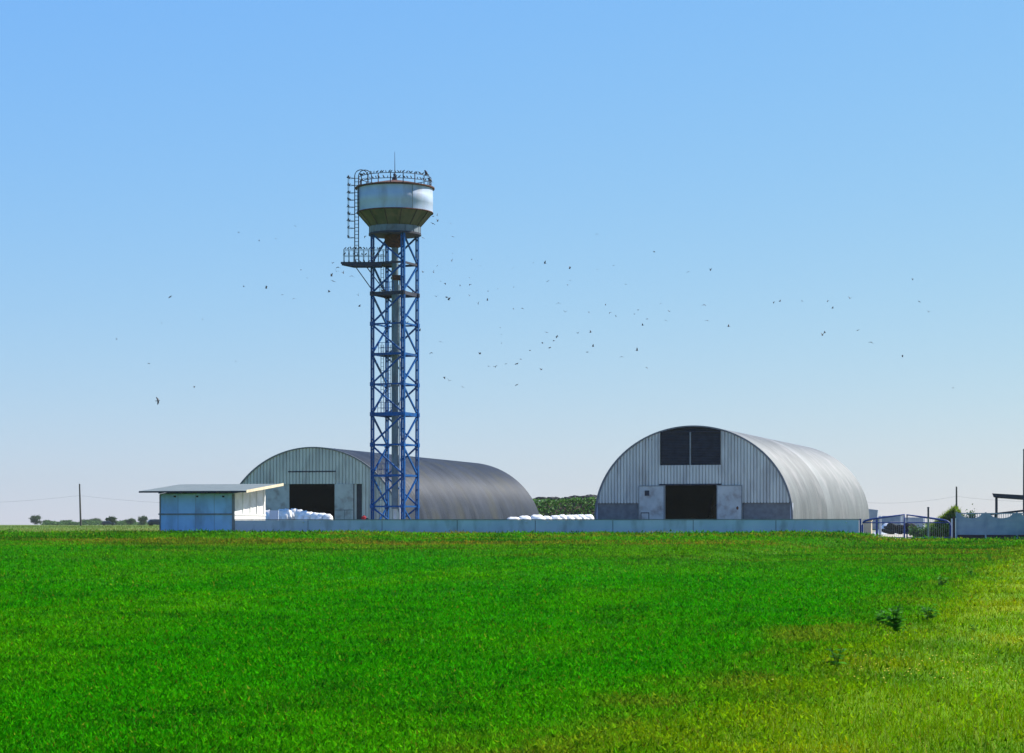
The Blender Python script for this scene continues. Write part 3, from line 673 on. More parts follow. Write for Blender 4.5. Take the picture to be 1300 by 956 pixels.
# tank
ZR = 30.55; ZC = 28.42; ZN = 27.22; ZS = 26.5; RT = 3.25
mb = MB(); mb.lathe((TX, TY, 0), [(RT, ZC), (RT, ZC+0.7), (RT+0.012, ZC+0.72), (RT+0.012, ZC+1.4), (RT, ZC+1.42), (RT, ZR)], 96, False); mb.build('tank', M['tank'], tw, 40)
t_ = R(30-90); mb = MB(); mb.box((TX+(RT+0.01)*math.cos(t_), TY+(RT+0.01)*math.sin(t_), (ZR+ZC)/2), (0.05, 0.06, ZR-ZC-0.04), t_)
mb.build('tank_seam', M['pipe'], tw)
mb = MB(); mb.lathe((TX, TY, 0), [(2.17, ZN), (RT-0.02, ZC)], 14, False); mb.build('tank_cone', M['cone'], tw)
for i in range(14):
    t_ = 2*math.pi*i/14; mb = MB(); mb.bar((TX+2.19*math.cos(t_), TY+2.19*math.sin(t_), ZN), (TX+(RT-0.0)*math.cos(t_), TY+(RT-0.0)*math.sin(t_), ZC), 0.07, 0.05); mb.build('cone_seam', M['bark'], tw)
mb = MB(); mb.lathe((TX, TY, 0), [(RT+0.03, ZC-0.05), (RT+0.06, ZC), (RT+0.03, ZC+0.05), (RT-0.1, ZC+0.03), (RT+0.03, ZC-0.05)], 64, False)
mb.lathe((TX, TY, 0), [(RT+0.02, ZR-0.1), (RT+0.16, ZR-0.06), (RT+0.16, ZR+0.04), (RT-0.15, ZR+0.08), (RT+0.02, ZR-0.1)], 64, False); mb.build('tank_rim', M['rust'], tw)
mb = MB(); mb.lathe((TX, TY, 0), [(RT+0.05, ZR+0.03), (2.2, ZR+0.32), (1.1, ZR+0.55), (0.05, ZR+0.74)], 32, True); mb.build('tank_roof', M['rust'], tw)
mb = MB(); mb.lathe((TX, TY, 0), [(2.14, ZS+0.16), (2.14, ZN), (2.18, ZN), (2.18, ZS+0.16)], 48, False)
for i in range(16): t_ = i*math.pi/8+0.1; mb.box((TX+2.2*math.cos(t_), TY+2.2*math.sin(t_), (ZS+ZN)/2+0.06), (0.05, 0.06, ZN-ZS-0.1), t_)
mb.build('collar', M['collar'], tw, 30)
mb = MB(); mb.lathe((TX, TY, 0), [(1.9, ZS), (2.26, ZS), (2.26, ZS+0.16), (1.9, ZS+0.16)], 48, True); mb.build('collar_ring', M['darksteel'], tw, 30)
mb = MB(); mb.lathe((TX, TY, 0), [(0.3, ZS-1.05), (0.62, ZS-0.92), (0.85, ZS-0.6), (0.92, ZS-0.2), (0.92, ZS+0.01)], 32, True); mb.build('tank_bottom', M['rust'], tw, 60)
mb = MB(); mb.lathe((TX+0.0, TY, 0), [(0.29, tz(646)), (0.29, tz(490)), (0.29, ZS-1.0)], 20, True)
for y_ in (353, 488, 565): mb.lathe((TX, TY, 0), [(0.36, tz(y_)-0.08), (0.36, tz(y_)+0.08)], 20, True)
mb.build('riser_pipe', M['pipe'], tw, 40)
mb = MB(); mb.tube([(TX+0.42, TY-0.1, TZ), (TX+0.42, TY-0.1, tz(353))], 0.06, 8); mb.tube([(TX, TY, TZ), (TX, TY, tz(646))], 0.14, 10); mb.build('overflow_pipe', M['whitepipe'], tw, 40)
mb = MB(); mb.box((TX+0.15, TY-0.1, tz(352)), (0.7, 0.6, 0.3)); mb.box((TX+0.3, TY-0.15, tz(355)), (0.9, 0.3, 0.16)); mb.build('pipe_joint', M['rust'], tw)
# roof railing
rr = 3.1; ZRT = 31.42; ZRM = 30.98
mb = MB()
for z in (ZRT, ZRM): mb.tube([(TX+rr*math.cos(i*math.pi/36), TY+rr*math.sin(i*math.pi/36), z) for i in range(73)], 0.03, 5)
mb.build('guard_rail', M['darksteel'], tw)
for i in range(18):
    t_ = R(20*i+6); mb = MB(); mb.bar((TX+rr*math.cos(t_), TY+rr*math.sin(t_), ZR+0.02), (TX+rr*math.cos(t_), TY+rr*math.sin(t_), ZRT), 0.06); mb.build('rail_post', M['darksteel'] if i % 3 else M['rust'], tw)
mb = MB(); mb.tube([(TX, TY, ZR+0.7), (TX-0.02, TY, 33.7)], 0.045, 6, 0.015); mb.build('antenna', M['darksteel'], tw)
mb = MB(); mb.lathe((TX-0.03, TY, ZR+0.72), [(0.22, 0), (0.22, 0.22), (0.1, 0.3), (0.13, 0.5), (0.05, 0.6)], 12, True); mb.build('hatch', M['darksteel'], tw)
# outside ladder with cage
LY = TY-1.35; xl, xr = txx(451.8), txx(456.6)
zl0, zl1 = tz(339), tz(226)
mb = MB()
for x in (xl, xr): mb.bar((x, LY, zl0), (x, LY, zl1), 0.055, 0.07)
z = zl0+0.2
while z < zl1: mb.bar((xl, LY, z), (xr, LY, z), 0.045); z += 0.3
for x, h in ((xl, 0.0), (xr, -0.02)):
    pts = []
    for i in range(9): a_ = math.pi*i/8; pts.append((x+0.55-0.55*math.cos(a_), LY+0.15*i/8, zl1+h+0.5*math.sin(a_)))
    mb.tube(pts, 0.04, 5)
    mb.bar(pts[-1], (pts[-1][0], pts[-1][1], ZR+0.05), 0.06)
mb.build('ladder', M['darksteel'], tw)
HY_ = [229.5, 238.5, 248, 257, 266, 275, 283.5, 292.5, 304.5]
for y_ in HY_:
    mb = MB(); pts = [(xl, LY-0.05, tz(y_))]
    for i in range(9): a_ = -math.pi/2+math.pi*i/8; pts.append((txx(446.5)-0.24*math.cos(a_), LY+0.0+0.28*math.sin(a_), tz(y_)))
    pts.append((xl, LY+0.05, tz(y_)))
    mb.tube(pts, 0.022, 5); mb.build('cage_hoop', M['darksteel'], tw)
mb = MB(); 
for a_ in (-0.9, 0, 0.9): mb.tube([(txx(446.5)-0.24*math.cos(a_), LY+0.28*math.sin(a_), tz(305)), (txx(446.5)-0.24*math.cos(a_), LY+0.28*math.sin(a_), tz(229))], 0.014, 5)
mb.build('cage_bar', M['galv'], tw)
# side platform
ZP = ZL[1]
mb = MB(); x0, x1 = txx(434.5), txx(486)
mb.box(((x0+x1)/2, TY-1.1, ZP-0.02), (x1-x0, 1.0, 0.07)); mb.build('platform_deck', M['darksteel'], tw)
mb = MB()
for yy in (TY-1.6, TY-0.6):
    mb.add([(x0, yy-0.04, ZP-0.06), (x0, yy-0.04, ZP-0.16), (txx(450), yy-0.04, ZP-0.38), (x1, yy-0.04, ZP-0.38), (x1, yy-0.04, ZP-0.06), (x0, yy+0.04, ZP-0.06), (x0, yy+0.04, ZP-0.16), (txx(450), yy+0.04, ZP-0.38), (x1, yy+0.04, ZP-0.38), (x1, yy+0.04, ZP-0.06)],
           [(0,1,2,3,4),(9,8,7,6,5),(0,5,6,1),(1,6,7,2),(2,7,8,3),(3,8,9,4),(4,9,5,0)])
mb.build('platform_beam', M['darksteel'], tw)
mb = MB(); mb.bar((txx(452), TY-1.6, ZP-0.3), (txx(473), TY-0.8, tz(369)), 0.06); mb.bar((txx(466), TY-0.6, ZP-0.3), (txx(486), TY+0.6, tz(366)), 0.06); mb.build('platform_strut', M['darksteel'], tw)
mb = MB()
for dz in (1.08, 0.58):
    mb.tube([(x1+0.6, TY-1.58, ZP+dz), (txx(438), TY-1.58, ZP+dz), (txx(438), TY-0.62, ZP+dz), (x1+0.3, TY-0.62, ZP+dz)], 0.022, 5)
for i in range(9):
    px = 438+i*6.2
    for yy in (TY-1.58, TY-0.62): mb.bar((txx(px), yy, ZP), (txx(px), yy, ZP+1.08), 0.035)
mb.build('platform_railing', M['galv'], tw)
# inner decks on two levels
for b, kind in ((1, 'darksteel'), (2, 'darksteel'), (4, 'darksteel'), (6, 'blue')):
    mb = MB(); A, B, C, D_ = [Vector(lp(k, ZL[b])) for k in 'LFRB']
    c_ = (A+B+C+D_)/4
    q = [A, (A+B)/2, c_+Vector((-0.5,0,0)), (A+D_)/2] if b % 4 else [B, (A+B)/2, c_+Vector((-0.4,0,0)), (B+C)/2]
    q2 = [D_, (A+D_)/2, c_+Vector((-0.3,0.2,0)), (D_+C)/2]
    for Q in (q, q2):
        mb.add([p+Vector((0,0,h)) for h in (0.05, 0.10) for p in Q], [(3,2,1,0),(4,5,6,7),(0,1,5,4),(1,2,6,5),(2,3,7,6),(3,0,4,7)])
    mb.build('inner_deck', M[kind], tw)
for b, x0_, x1_ in ((2, 482, 500), (4, 481, 499), (6, 480, 498), (8, 480, 497)):
    mb = MB()
    for dz in (1.0, 0.55): mb.tube([(txx(x0_), TY-0.55, ZL[b]+dz), (txx(x1_), TY-0.9, ZL[b]+dz), (txx(x1_), TY+0.5, ZL[b]+dz)], 0.022, 5)
    for f in (0, 0.25, 0.5, 0.75, 1): mb.bar((txx(x0_+(x1_-x0_)*f), TY-0.55-0.35*f, ZL[b]), (txx(x0_+(x1_-x0_)*f), TY-0.55-0.35*f, ZL[b]+1.0), 0.03)
    mb.build('deck_railing', M['blue'], tw)
for (px, za, zb_) in ((485, 1, 2), (507.5, 2, 4), (485, 4, 6), (508, 6, 8), (483, 8, 10), (494, 4, 6)):
    mb = MB(); a0_, b0_ = txx(px-1.7), txx(px+1.7); z0_, z1_ = max(ZL[zb_], TZ), ZL[za]+0.9
    for x in (a0_, b0_): mb.bar((x, TY+0.4, z0_), (x, TY+0.4, z1_), 0.04)
    z = z0_+0.2
    while z < z1_: mb.bar((a0_, TY+0.4, z), (b0_, TY+0.4, z), 0.028); z += 0.33
    mb.build('inner_ladder', M['galv'], tw)

# ------------------------------------------------------------------ birds
def bird_fly(name, pose):
    mb = MB(); mb.ball((0,0,0), (0.045,0.13,0.045), 8, 6); mb.ball((0,0.14,0.015), (0.03,0.04,0.03), 6, 5)
    mb.add([(0.006,0.17,0.012),(-0.006,0.17,0.012),(0,0.21,0.005)], [(0,1,2)]); mb.add([(-0.02,-0.1,0),(0.02,-0.1,0),(0.05,-0.22,0.005),(-0.05,-0.22,0.005)], [(0,1,2,3)])
    for s in (-1, 1):
        a1, a2 = pose
        x1, z1 = 0.16*math.cos(a1), 0.16*math.sin(a1); x2, z2 = x1+0.2*math.cos(a2), z1+0.2*math.sin(a2)
        top = [(s*0.02,0.08,0.02),(s*0.02,-0.06,0.02),(s*x1,0.09,0.02+z1),(s*x1,-0.08,0.02+z1),(s*x2,0.0,0.02+z2),(s*x2*0.98,-0.06,0.02+z2)]
        bot = [(p[0],p[1],p[2]-0.008) for p in top]
        mb.add(top+bot, [(0,1,3,2),(2,3,5,4),(8,9,7,6),(10,11,9,8),(0,2,8,6),(2,4,10,8),(1,7,9,3),(3,9,11,5)])
    return mb
def bird_perch():
    mb = MB()
    B = Matrix.Rotation(R(35), 3, 'X')
    tmp = MB(); tmp.ball((0,0,0), (0.05,0.11,0.055), 8, 6); tmp.add([(-0.02,-0.09,0),(0.02,-0.09,0),(0.025,-0.2,-0.01),(-0.025,-0.2,-0.01),(-0.02,-0.09,-0.015),(0.02,-0.09,-0.015)], [(0,1,2,3),(3,2,5,4)])
    vs_ = [tuple(B @ Vector(p) + Vector((0,0,0.09))) for p in tmp.v]; mb.add(vs_, tmp.f)
    mb.ball((0,0.09,0.175), (0.034,0.04,0.034), 8, 6); mb.add([(0.008,0.12,0.175),(-0.008,0.12,0.175),(0,0.165,0.165)], [(0,1,2)])
    for s in (-1,1): mb.bar((s*0.018,0.0,0.06), (s*0.018,0.0,0.0), 0.009)
    return mb
protos = {}
def bird(kind, loc, rot, sc, label, group):
    me = protos.get(kind)
    if me is None:
        mb = bird_perch() if kind == 'perch' else bird_fly('bird', {'up': (0.7,0.3), 'flat': (0.1,-0.1), 'down': (-0.2,-0.6), 'high': (1.1,0.9)}[kind])
        me = bpy.data.meshes.new('bird_'+kind); me.from_pydata(mb.v, [], mb.f); me.materials.append(M['bird']); me.polygons.foreach_set('use_smooth', [True]*len(me.polygons)); protos[kind] = me
    o = bpy.data.objects.new('bird' if kind != 'perch' else 'perched_bird', me); COL.objects.link(o)
    o.location = loc; o.rotation_euler = rot; o.scale = (sc,)*3; tag(o, label, 'bird', group); return o
near = [(338,366),(373,379),(422,334),(429.5,339.4),(427,344.5),(421,350.5),(423,357),(417.8,370.6),(436,347),(447,350.5),(455,375),(456.4,389),(463.6,300),(458,314),(216,377),(189,461.5),(246.5,492),(200.5,508.7),
(550,274.7),(555,273.7),(555.5,281),(549.6,284),(572,283.5),(575,300.5),(537,302),(573.5,331.5),(537,345.7),(550.7,346),(565,359.7),(597,361),(553.8,376.7),(567,377.5),(569.6,380.7),(618.5,381.3),(607,386),(663,391.4),(533,420),(559.5,434),(547,448),(609,449.3),(620.4,465),(628.7,466),(642.3,462),(656,462),(661,456),(672.8,445),(564,479),(570,483.4),(587.4,491.3),(656,488.7),
(692,334.5),(723,341),(695.5,357),(709,384.7),(717.4,396),(774.5,396.7),(810,393.5),(821.5,405),(816,413),(845,406.6),(849.6,395.5),(893.4,387),(898.3,407),(830.4,319.7),(873.7,345),(902,343.3),(733.7,423),(749.7,422),(707,427.5),(703,432.7),(753,440),(745.7,447),(788.8,453),(808.5,445),(821,466.6),(687,469.4),(693.8,422),(688.6,435.4),(698,441.5),(758,297),
(982.5,383.4),(990,382.7),(1017.7,382),(1050.4,383),(1057,391.3),(1079,378.8),(1158.5,354),(1167,383),(1178.6,396),(925,414.5),(1047,422.6),(1044,425.8),(1089,419.4),(1106,434.6),(1145.7,453)]
farb = [(362,344),(382,343),(390.4,353),(329,306),(350,303),(375,287),(303,295),(358.5,374),(309.5,364),(140,301),(205,410),(257,406),(148,431),(299.5,459),(559,357),(584,363),(575,322),(599,329),(555,337.6),(596,352.6),(650.7,340),(677,333.6),(632,366.5),(619.6,370),(652,364.7),(610,337.6),(596,375.4),(652,392.4),(637,424.7),(636.8,436),(635,416),
(724,356),(720.6,362),(747.7,397),(779,337),(758,342),(794.5,361),(838.8,385),(805.5,399),(782,401.7),(768.6,387.4),(1210,492.5)]
special = {(200.5,508.7): 'dark bird with curved wings banking alone low in the far left sky', (216,377): 'single dark bird level with the tower platform at far left', (189,461.5): 'dark bird flying just above and left of the curved winged bird', (246.5,492): 'bird seen edge on, right of the curved winged bird',
 (1178.6,396): 'dark bird at the far right end of the flock', (1145.7,453): 'lowest dark bird at the far right of the flock', (1158.5,354): 'highest bird at the far right of the flock', (830.4,319.7): 'dark bird flying highest over the middle of the flock', (925,414.5): 'dark bird alone between the middle and right groups of the flock',
 (873.7,345): 'left one of two dark birds high above the right hangar', (902,343.3): 'right one of two dark birds high above the right hangar', (1210,492.5): 'faint bird alone low at the far right above the gate', (758,297): 'highest faint bird right of the tank', (572,283.5): 'bird with level wings right of the tank cone', (575,300.5): 'bird just below the one beside the tank cone'}
rb = random.Random(21)
for lst, fr in ((near, False), (farb, True)):
    for (px, py) in lst:
        Y = rb.uniform(170, 215) if not fr else rb.uniform(330, 350)
        sc = rb.uniform(0.5, 0.72) if not fr else rb.uniform(0.5, 0.75)
        if (px, py) == (200.5, 508.7): sc = 0.95; rot = (R(75), R(80), R(20))
        else: rot = (rb.uniform(-0.3,0.3), rb.uniform(-0.5,0.5), rb.uniform(0, 6.28))
        if (px, py) in special: lb, gr = special[(px, py)], 'birds with a place of their own'
        elif px < 300: lb, gr = 'faint bird scattered over the empty sky at far left', 'birds in the far left sky'
        elif px < 480: lb, gr = ('small faint bird in the distance left of the tower', 'faint birds left of the tower') if fr else ('dark bird circling close to the left side of the tower', 'birds left of the tower')
        elif px < 680: lb, gr = ('small faint bird in the distance right of the tower', 'faint birds right of the tower') if fr else ('dark bird circling close to the right side of the tower', 'birds right of the tower')
        elif px < 930: lb, gr = ('small faint bird high between the tower and right hangar', 'faint birds between tower and hangar') if fr else ('dark bird in the flock between tower and right hangar', 'birds over the gap between hangars')
        else: lb, gr = 'dark bird in the flock to the right over the right hangar', 'birds over the right hangar'
        bird(rb.choice(['up','flat','down','high']), at(px, py, Y), rot, sc, lb, gr)
def perch(p, lb, gr, sc=None): bird('perch', p, (0, 0, rb.uniform(-0.6,0.6)+rb.choice([0, math.pi, 1.6, -1.6])), sc or rb.uniform(0.8, 1.1), lb, gr)
for i in range(30):
    a_ = R(-158+136*i/29 + rb.uniform(-1.5,1.5)); perch((TX+rr*math.cos(a_), TY+rr*math.sin(a_), ZRT+0.03), 'small dark bird sitting on the top rail around the tank', 'birds on the top rail of the tank')
for i in range(20):
    a_ = R(-150+120*i/19 + rb.uniform(-2,2)); perch((TX+rr*math.cos(a_), TY+rr*math.sin(a_), ZRM+0.03), 'small dark bird sitting on the lower rail around the tank', 'birds on the lower rail of the tank')
for y_ in HY_:
    for a_ in (-0.9, 0.15, 1.2)[:rb.choice([2,3,3])]:
        perch((txx(446.5)-0.24*math.cos(a_), LY+0.28*math.sin(a_), tz(y_)+0.02), 'small dark bird sitting on a hoop of the ladder cage', 'birds on the ladder cage')
for dz, nb in ((1.08, 14), (0.58, 9)):
    for i in range(nb): perch((txx(439+47*(i+rb.random()*0.6)/nb), TY-1.58, ZP+dz+0.02), 'small dark bird sitting on the railing of the side platform', 'birds on the side platform railing')
for i in range(7): perch((txx(436+46*(i+rb.random()*0.6)/7), TY-1.4+rb.uniform(-0.1,0.3), ZP+0.02), 'small dark bird standing on the deck of the side platform', 'birds on the side platform deck')
for b, lb in ((2, 'small dark bird sitting on the dark belt below the side platform'), (3, 'small dark bird sitting on a thin strut in the upper tower')):
    A, B, C = Vector(lp('L', 0)), Vector(lp('F', 0)), Vector(lp('R', 0))
    for i in range(6):
        f = rb.uniform(0.15, 0.85); p = A.lerp(B, f) if i < 4 else B.lerp(C, f); perch((p.x, p.y, ZL[b]+(0.155 if b == 2 else 0.05)), lb, 'birds on the tower struts')
a_ = R(-28); perch((TX+rr*math.cos(a_), TY+rr*math.sin(a_), ZRT+0.03), 'large black bird sitting upright on the right end of the top rail', None, 2.3)
a_ = R(-12); perch((TX+rr*math.cos(a_), TY+rr*math.sin(a_), ZRM+0.03), 'big dark bird low on the right end of the tank railing', None, 1.8)

# ------------------------------------------------------------------ white bags behind the wall
ORD = ['first','second','third','fourth','fifth','sixth','seventh','eighth','ninth','tenth','eleventh','twelfth','thirteenth','fourteenth','fifteenth','sixteenth']
def bag(px, pytop, wpx, Y, label, group, n=14, seed=0):
    random.seed(seed); x = (px-CX)*Y/F; g0 = gzf(x, Y); zt_ = zy(pytop, Y); w = wpx*Y/F/2*1.42; h = (zt_-g0)/2
    mb = MB(); mb.ball((x, Y, g0+h), (w, w*1.05, h), 16, 12, jit=0.06, sq=3.1)
    zt2 = 2*h*random.uniform(0.80, 0.9)                      # a slumped side fold
    mb.ball((x+random.choice([-1,1])*w*0.35, Y-w*0.5, g0+zt2/2), (w*0.85, w*0.8, zt2/2), 12, 9, jit=0.05, sq=2.8)
    tag(mb.build('white_bag', M['plastic'], smooth=True), label, 'bag', group)
lst = [(340,647.5,9,184),(357,646.5,9,183),(364.5,646.0,9,183),(373,645.8,10,183.4),(380,647,9,182.6),(386,648.5,10,182),(393,650,10,181.6),(401,651,11,181.2),(409,651.5,10,180.8),(416,652.5,9.5,180.4)]
for i, (px, py, w, Y) in enumerate(lst): bag(px, py, w, Y, f'{ORD[i]} white bag from the left in the pile right of the shed', 'white bags right of the shed', seed=i)
lst = [(652,656.3,14,184),(666,654.8,13,184.6),(682,653.6,15,185),(694,655,10,185.4),(704,654.3,11,186),(713,653.4,10,186.6),(721,653.8,10,187),(729,653.6,10,187.6),(737,653.3,10,188),(746,653.2,12,188.5)]
for i, (px, py, w, Y) in enumerate(lst): bag(px, py, w, Y, f'{ORD[i]} white bag from the left in the low row between hangars', 'white bags between the hangars', seed=30+i)
random.seed(70)
mb = MB(); x, y, z = at(348, 660, 180.5); mb.box((x, y, 0.95+(zy(648, y)-0.95)/2), (0.75, 0.35, zy(648, y)-0.95)); o = mb.build('grey_crate', M['conc']); tag(o, 'grey upright crate standing before the white bags by the shed', 'crate')
# red fire point
x, y, z = at(462, 660, 221.0); t = thing('red_fuel_drum', 'small red drum beside the left hangar door under the tower', 'drum', (x, y, 0.95))
mb = MB(); mb.lathe((x, y, 0.96), [(0.24,0),(0.24,0.5),(0.255,0.51),(0.24,0.53),(0.24,1.05),(0.255,1.06),(0.24,1.08),(0.24,1.55),(0.10,1.6),(0.10,1.68)], 16, True); mb.build('barrel', M['red'], t, 40)
mb = MB(); mb.box((x+0.33, y, 0.95+0.72), (0.24, 0.3, 1.4)); mb.build('pump', M['darksteel'], t)

# ------------------------------------------------------------------ overgrown silage clamp behind the hangars
def leafcloud(n, pfun, size, r, tintf=None):
    V = np.zeros((n*4,3)); T = np.zeros(n*4); Fc = np.arange(n*4).reshape(n,4)
    for i in range(n):
        p = Vector(pfun()); d = Vector((r.gauss(0,1), r.gauss(0,1), r.gauss(0,1))).normalized(); e = d.orthogonal().normalized(); s = size*r.uniform(0.5,1.3)
        q = d.cross(e); V[4*i] = p-e*s*0.5; V[4*i+1] = p+q*s*0.35; V[4*i+2] = p+e*s*0.6; V[4*i+3] = p-q*s*0.35
        T[4*i:4*i+4] = r.random()
    return V, Fc, T
def add_cloud(mb, V, Fc, T):
    o = len(mb.v); mb.v += [tuple(p) for p in V]; mb.f += [tuple(int(k)+o for k in f) for f in Fc]; mb.c += list(T)
M['mound'] = mat('mound_soil', (0.035,0.04,0.02), (0.07,0.04,0.025), 0.95, scale=0.5, bump=0.8, bscale=2)
def hmound(name, x0, x1, y0, y1, hf, m, n=60, k=24, rot=0):
    us_ = np.linspace(x0, x1, n); vs_ = np.linspace(y0, y1, k); U, Vv = np.meshgrid(us_, vs_); U = U.ravel(); Vv = Vv.ravel(); H = hf(U, Vv)
    I = np.arange(len(U)).reshape(k, n); Fq = np.stack([I[:-1,:-1].ravel(), I[:-1,1:].ravel(), I[1:,1:].ravel(), I[1:,:-1].ravel()], 1)
    o = mesh_np(name, np.stack([U, Vv, gz(U, Vv)+H], 1), Fq, m); o.data.polygons.foreach_set('use_smooth', [True]*len(o.data.polygons)); return o
def hclamp(x, y):
    e = sstep((y-298)/7)*sstep((330-y)/8)*sstep((x+14)/6)*sstep((56-x)/9)
    top = 3.75+0.35*sstep((x-2)/10)-1.9*sstep((x-28)/14)
    return e*(top + 0.5*(fbm(x, y, 4.0, 61)-0.5)) - 0.05
o = hmound('earth_mound', -16, 74, 296, 332, hclamp, M['mound'], 160, 40); tag(o, 'overgrown earth bank of the silage clamp behind the hangars', None, kind='structure')
rc = random.Random(40)
def pclamp():
    x = rc.uniform(-14, 56); y = rc.uniform(297, 312); h = float(hclamp(np.array([x]), np.array([y]))[0]); return (x, y, gzf(x, y)+h+rc.random()**2*0.55)
mb = MB(); add_cloud(mb, *leafcloud(34000, pclamp, 0.36, rc)); o = mb.build('mound_plants', M['leafdk']); tag(o, 'weeds and bushes covering the bank behind the hangars', None, kind='stuff')
# white sheet weighed down by tyres
hs = lambda x, y: hclamp(x, y)+0.30+0.35*(fbm(x, y, 2.0, 81)-0.4)
def hsheet(U, V_): return hs(U, V_)
sheet = hmound('silage_sheet', 1, 15.5, 305.5, 322, hsheet, M['tarp'], 50, 26); tag(sheet, 'white plastic sheet on top of the overgrown bank between hangars', 'sheet')
tyre_me = MB()
for i in range(24):
    for j in range(10):
        A_ = 2*math.pi*i/24; B_ = 2*math.pi*j/10; tyre_me.v.append(((0.40+0.14*math.cos(B_))*math.cos(A_), (0.40+0.14*math.cos(B_))*math.sin(A_), 0.13*math.sin(B_))); tyre_me.c.append(0.5)
for i in range(24):
    for j in range(10): tyre_me.f.append((i*10+j, ((i+1)%24)*10+j, ((i+1)%24)*10+(j+1)%10, i*10+(j+1)%10))
tyrem = bpy.data.meshes.new('tyre'); tyrem.from_pydata(tyre_me.v, [], tyre_me.f); tyrem.materials.append(M['tyre']); tyrem.polygons.foreach_set('use_smooth', [True]*len(tyrem.polygons))
def tyre(loc, rot, sc, lb, gr):
    o = bpy.data.objects.new('tyre', tyrem); COL.objects.link(o); o.location = loc; o.rotation_euler = rot; o.scale = (sc,)*3; tag(o, lb, 'tyre', gr)
for i, px in enumerate([682, 689, 700, 704, 710, 716, 722, 726, 733, 739, 743, 747, 752, 756]):
    Y = 307.0+rc.uniform(0, 5); x = (px-CX)*Y/F; z = gzf(x, Y)+float(hsheet(np.array([x]), np.array([Y]))[0])
    tyre((x, Y, z+0.22), (rc.uniform(-0.5,0.5), rc.uniform(-0.3,0.3), rc.random()*3), rc.uniform(1.1,1.4), f'{ORD[i]} tyre from the left on the white sheet atop the bank', 'tyres on the bank between hangars')

# ------------------------------------------------------------------ gate and entrance
gl, gc_, gr_ = su(1095, -0.2), su(1149.5, -0.2), su(1206, -0.2); GV = -0.2
gb = 0.70
def gate_z(px, py): return spt(px, py, GV)[1]
gt = sthing('entrance_gate', 'dark blue double gate with sloping top bars, at the right end of the wall', 'gate', gc_, GV, 0.62)
prof = [(1094.8,684),(1094.8,667),(1096,663),(1099,661),(1104,659.6),(1119,657.3),(1148,653.3)]
prof2 = [(1206.6,686),(1206.6,668),(1205.5,664),(1202,661.5),(1196,660),(1180,657.6),(1151.5,653.6)]
for pr in (prof, prof2):
    pts = [S2W(su(px, GV), GV, gate_z(px, py)) for px, py in pr]
    cpx = pr[-1][0]
    mb = MB(); mb.tube(pts + [S2W(su(cpx, GV), GV, 0.62)], 0.07, 8)
    zm = gate_z(1150, 663.2); zlow = 0.78
    mb.tube([S2W(su(pr[1][0], GV), GV, zm-0.02), S2W(su(cpx, GV), GV, zm-0.02)], 0.045, 6); mb.tube([S2W(su(pr[1][0], GV), GV, zlow), S2W(su(cpx, GV), GV, zlow)], 0.04, 6)
    lf = mb.build('gate_leaf', M['gateblue'], gt, 60)
    mb = MB(); u0, u1 = sorted((su(pr[1][0], GV), su(cpx, GV))); k = 22
    pu = sorted([(su(px, GV), gate_z(px, py)) for px, py in pr[2:]])
    for i in range(1, k):
        u_ = u0+(u1-u0)*i/k; ztop_ = np.interp(u_, [q[0] for q in pu], [q[1] for q in pu]); mb.tube([S2W(u_, GV, zlow), S2W(u_, GV, float(ztop_))], 0.007, 4)
    mb.build('gate_bars', M['galv'], lf)
for px in (1092.3, 1208.6):
    mb = MB(); u_ = su(px, 0.0); mb.sbox(u_-0.06, u_+0.06, -0.06, 0.06, 0.4, spt(px, 658.5)[1]); mb.build('gate_post', M['gateblue'] if px < 1100 else M['whitepipe'], gt)
t = sthing('steel_post', 'slim grey steel post with dark cap, in front of the right gate leaf', 'post', su(1178.5, -4), -4)
mb = MB(); x, y, _ = S2W(su(1178.5, -4), -4); g0 = gzf(x, y); zt_ = zy(644.5, y); mb.tube([(x, y, g0-0.1), (x, y, zt_-0.7)], 0.062, 8); mb.build('tube', M['galv'], t, 60)
mb = MB(); mb.tube([(x, y, zt_-0.7), (x, y, zt_)], 0.066, 8); mb.ball((x, y, zt_), (0.09,0.09,0.05), 8, 5); mb.build('cap', M['darksteel'], t, 60)
# beige board pillar behind the gate
t = sthing('beige_pillar', 'cream coloured square pillar behind the left gate leaf', 'pillar', su(1101, 4), 4)
mb = MB(); a_, b_ = su(1096.5, 4), su(1104.5, 4); zt_ = spt(1101, 661, 4)[1]; mb.sbox(a_, b_, 3.9, 4.6, 0.7, zt_); mb.build('board', M['beige'], t)
mb = MB(); mb.sbox(a_-0.05, b_+0.14, 3.85, 4.65, zt_, zt_+0.10); mb.sbox(b_+0.003, b_+0.1, 3.9, 4.6, 0.7, zt_-0.002); mb.build('cap', M['cream'], t)
# white and blue posts, far slab fence
def post(px, y0, y1, wpx, v, m, name, lb, cat, capm=None):
    u_ = su(px, v); x, y, _ = S2W(u_, v); w = wpx*y/F/2; mb = MB(); g0 = gzf(x, y); zt_ = zy(y0, y)
    mb.sbox(u_-w, u_+w, v-w, v+w, g0-0.1, zt_-0.03); mb.sbox(u_-w*1.2, u_+w*1.2, v-w*1.2, v+w*1.2, zt_-0.03, zt_+0.03); tag(mb.build(name, m), lb, cat)
post(1117.3, 655.5, 676, 3.4, 9, M['whitepipe'], 'white_post', 'white square post left of the tyre heap inside the gate', 'post')
post(1113.2, 658, 676, 3.0, 8.8, M['gateblue'], 'blue_post', 'dark blue post touching the white post inside the gate', 'post')
post(1145.6, 655, 676, 3.8, 26, M['whitepipe'], 'white_post', 'white post of the far slab fence, seen beside the gate centre', 'post')
post(1173.2, 657.5, 676, 2.0, 26, M['whitepipe'], 'white_post', 'thin white post at the right end of the far slab fence', 'post')
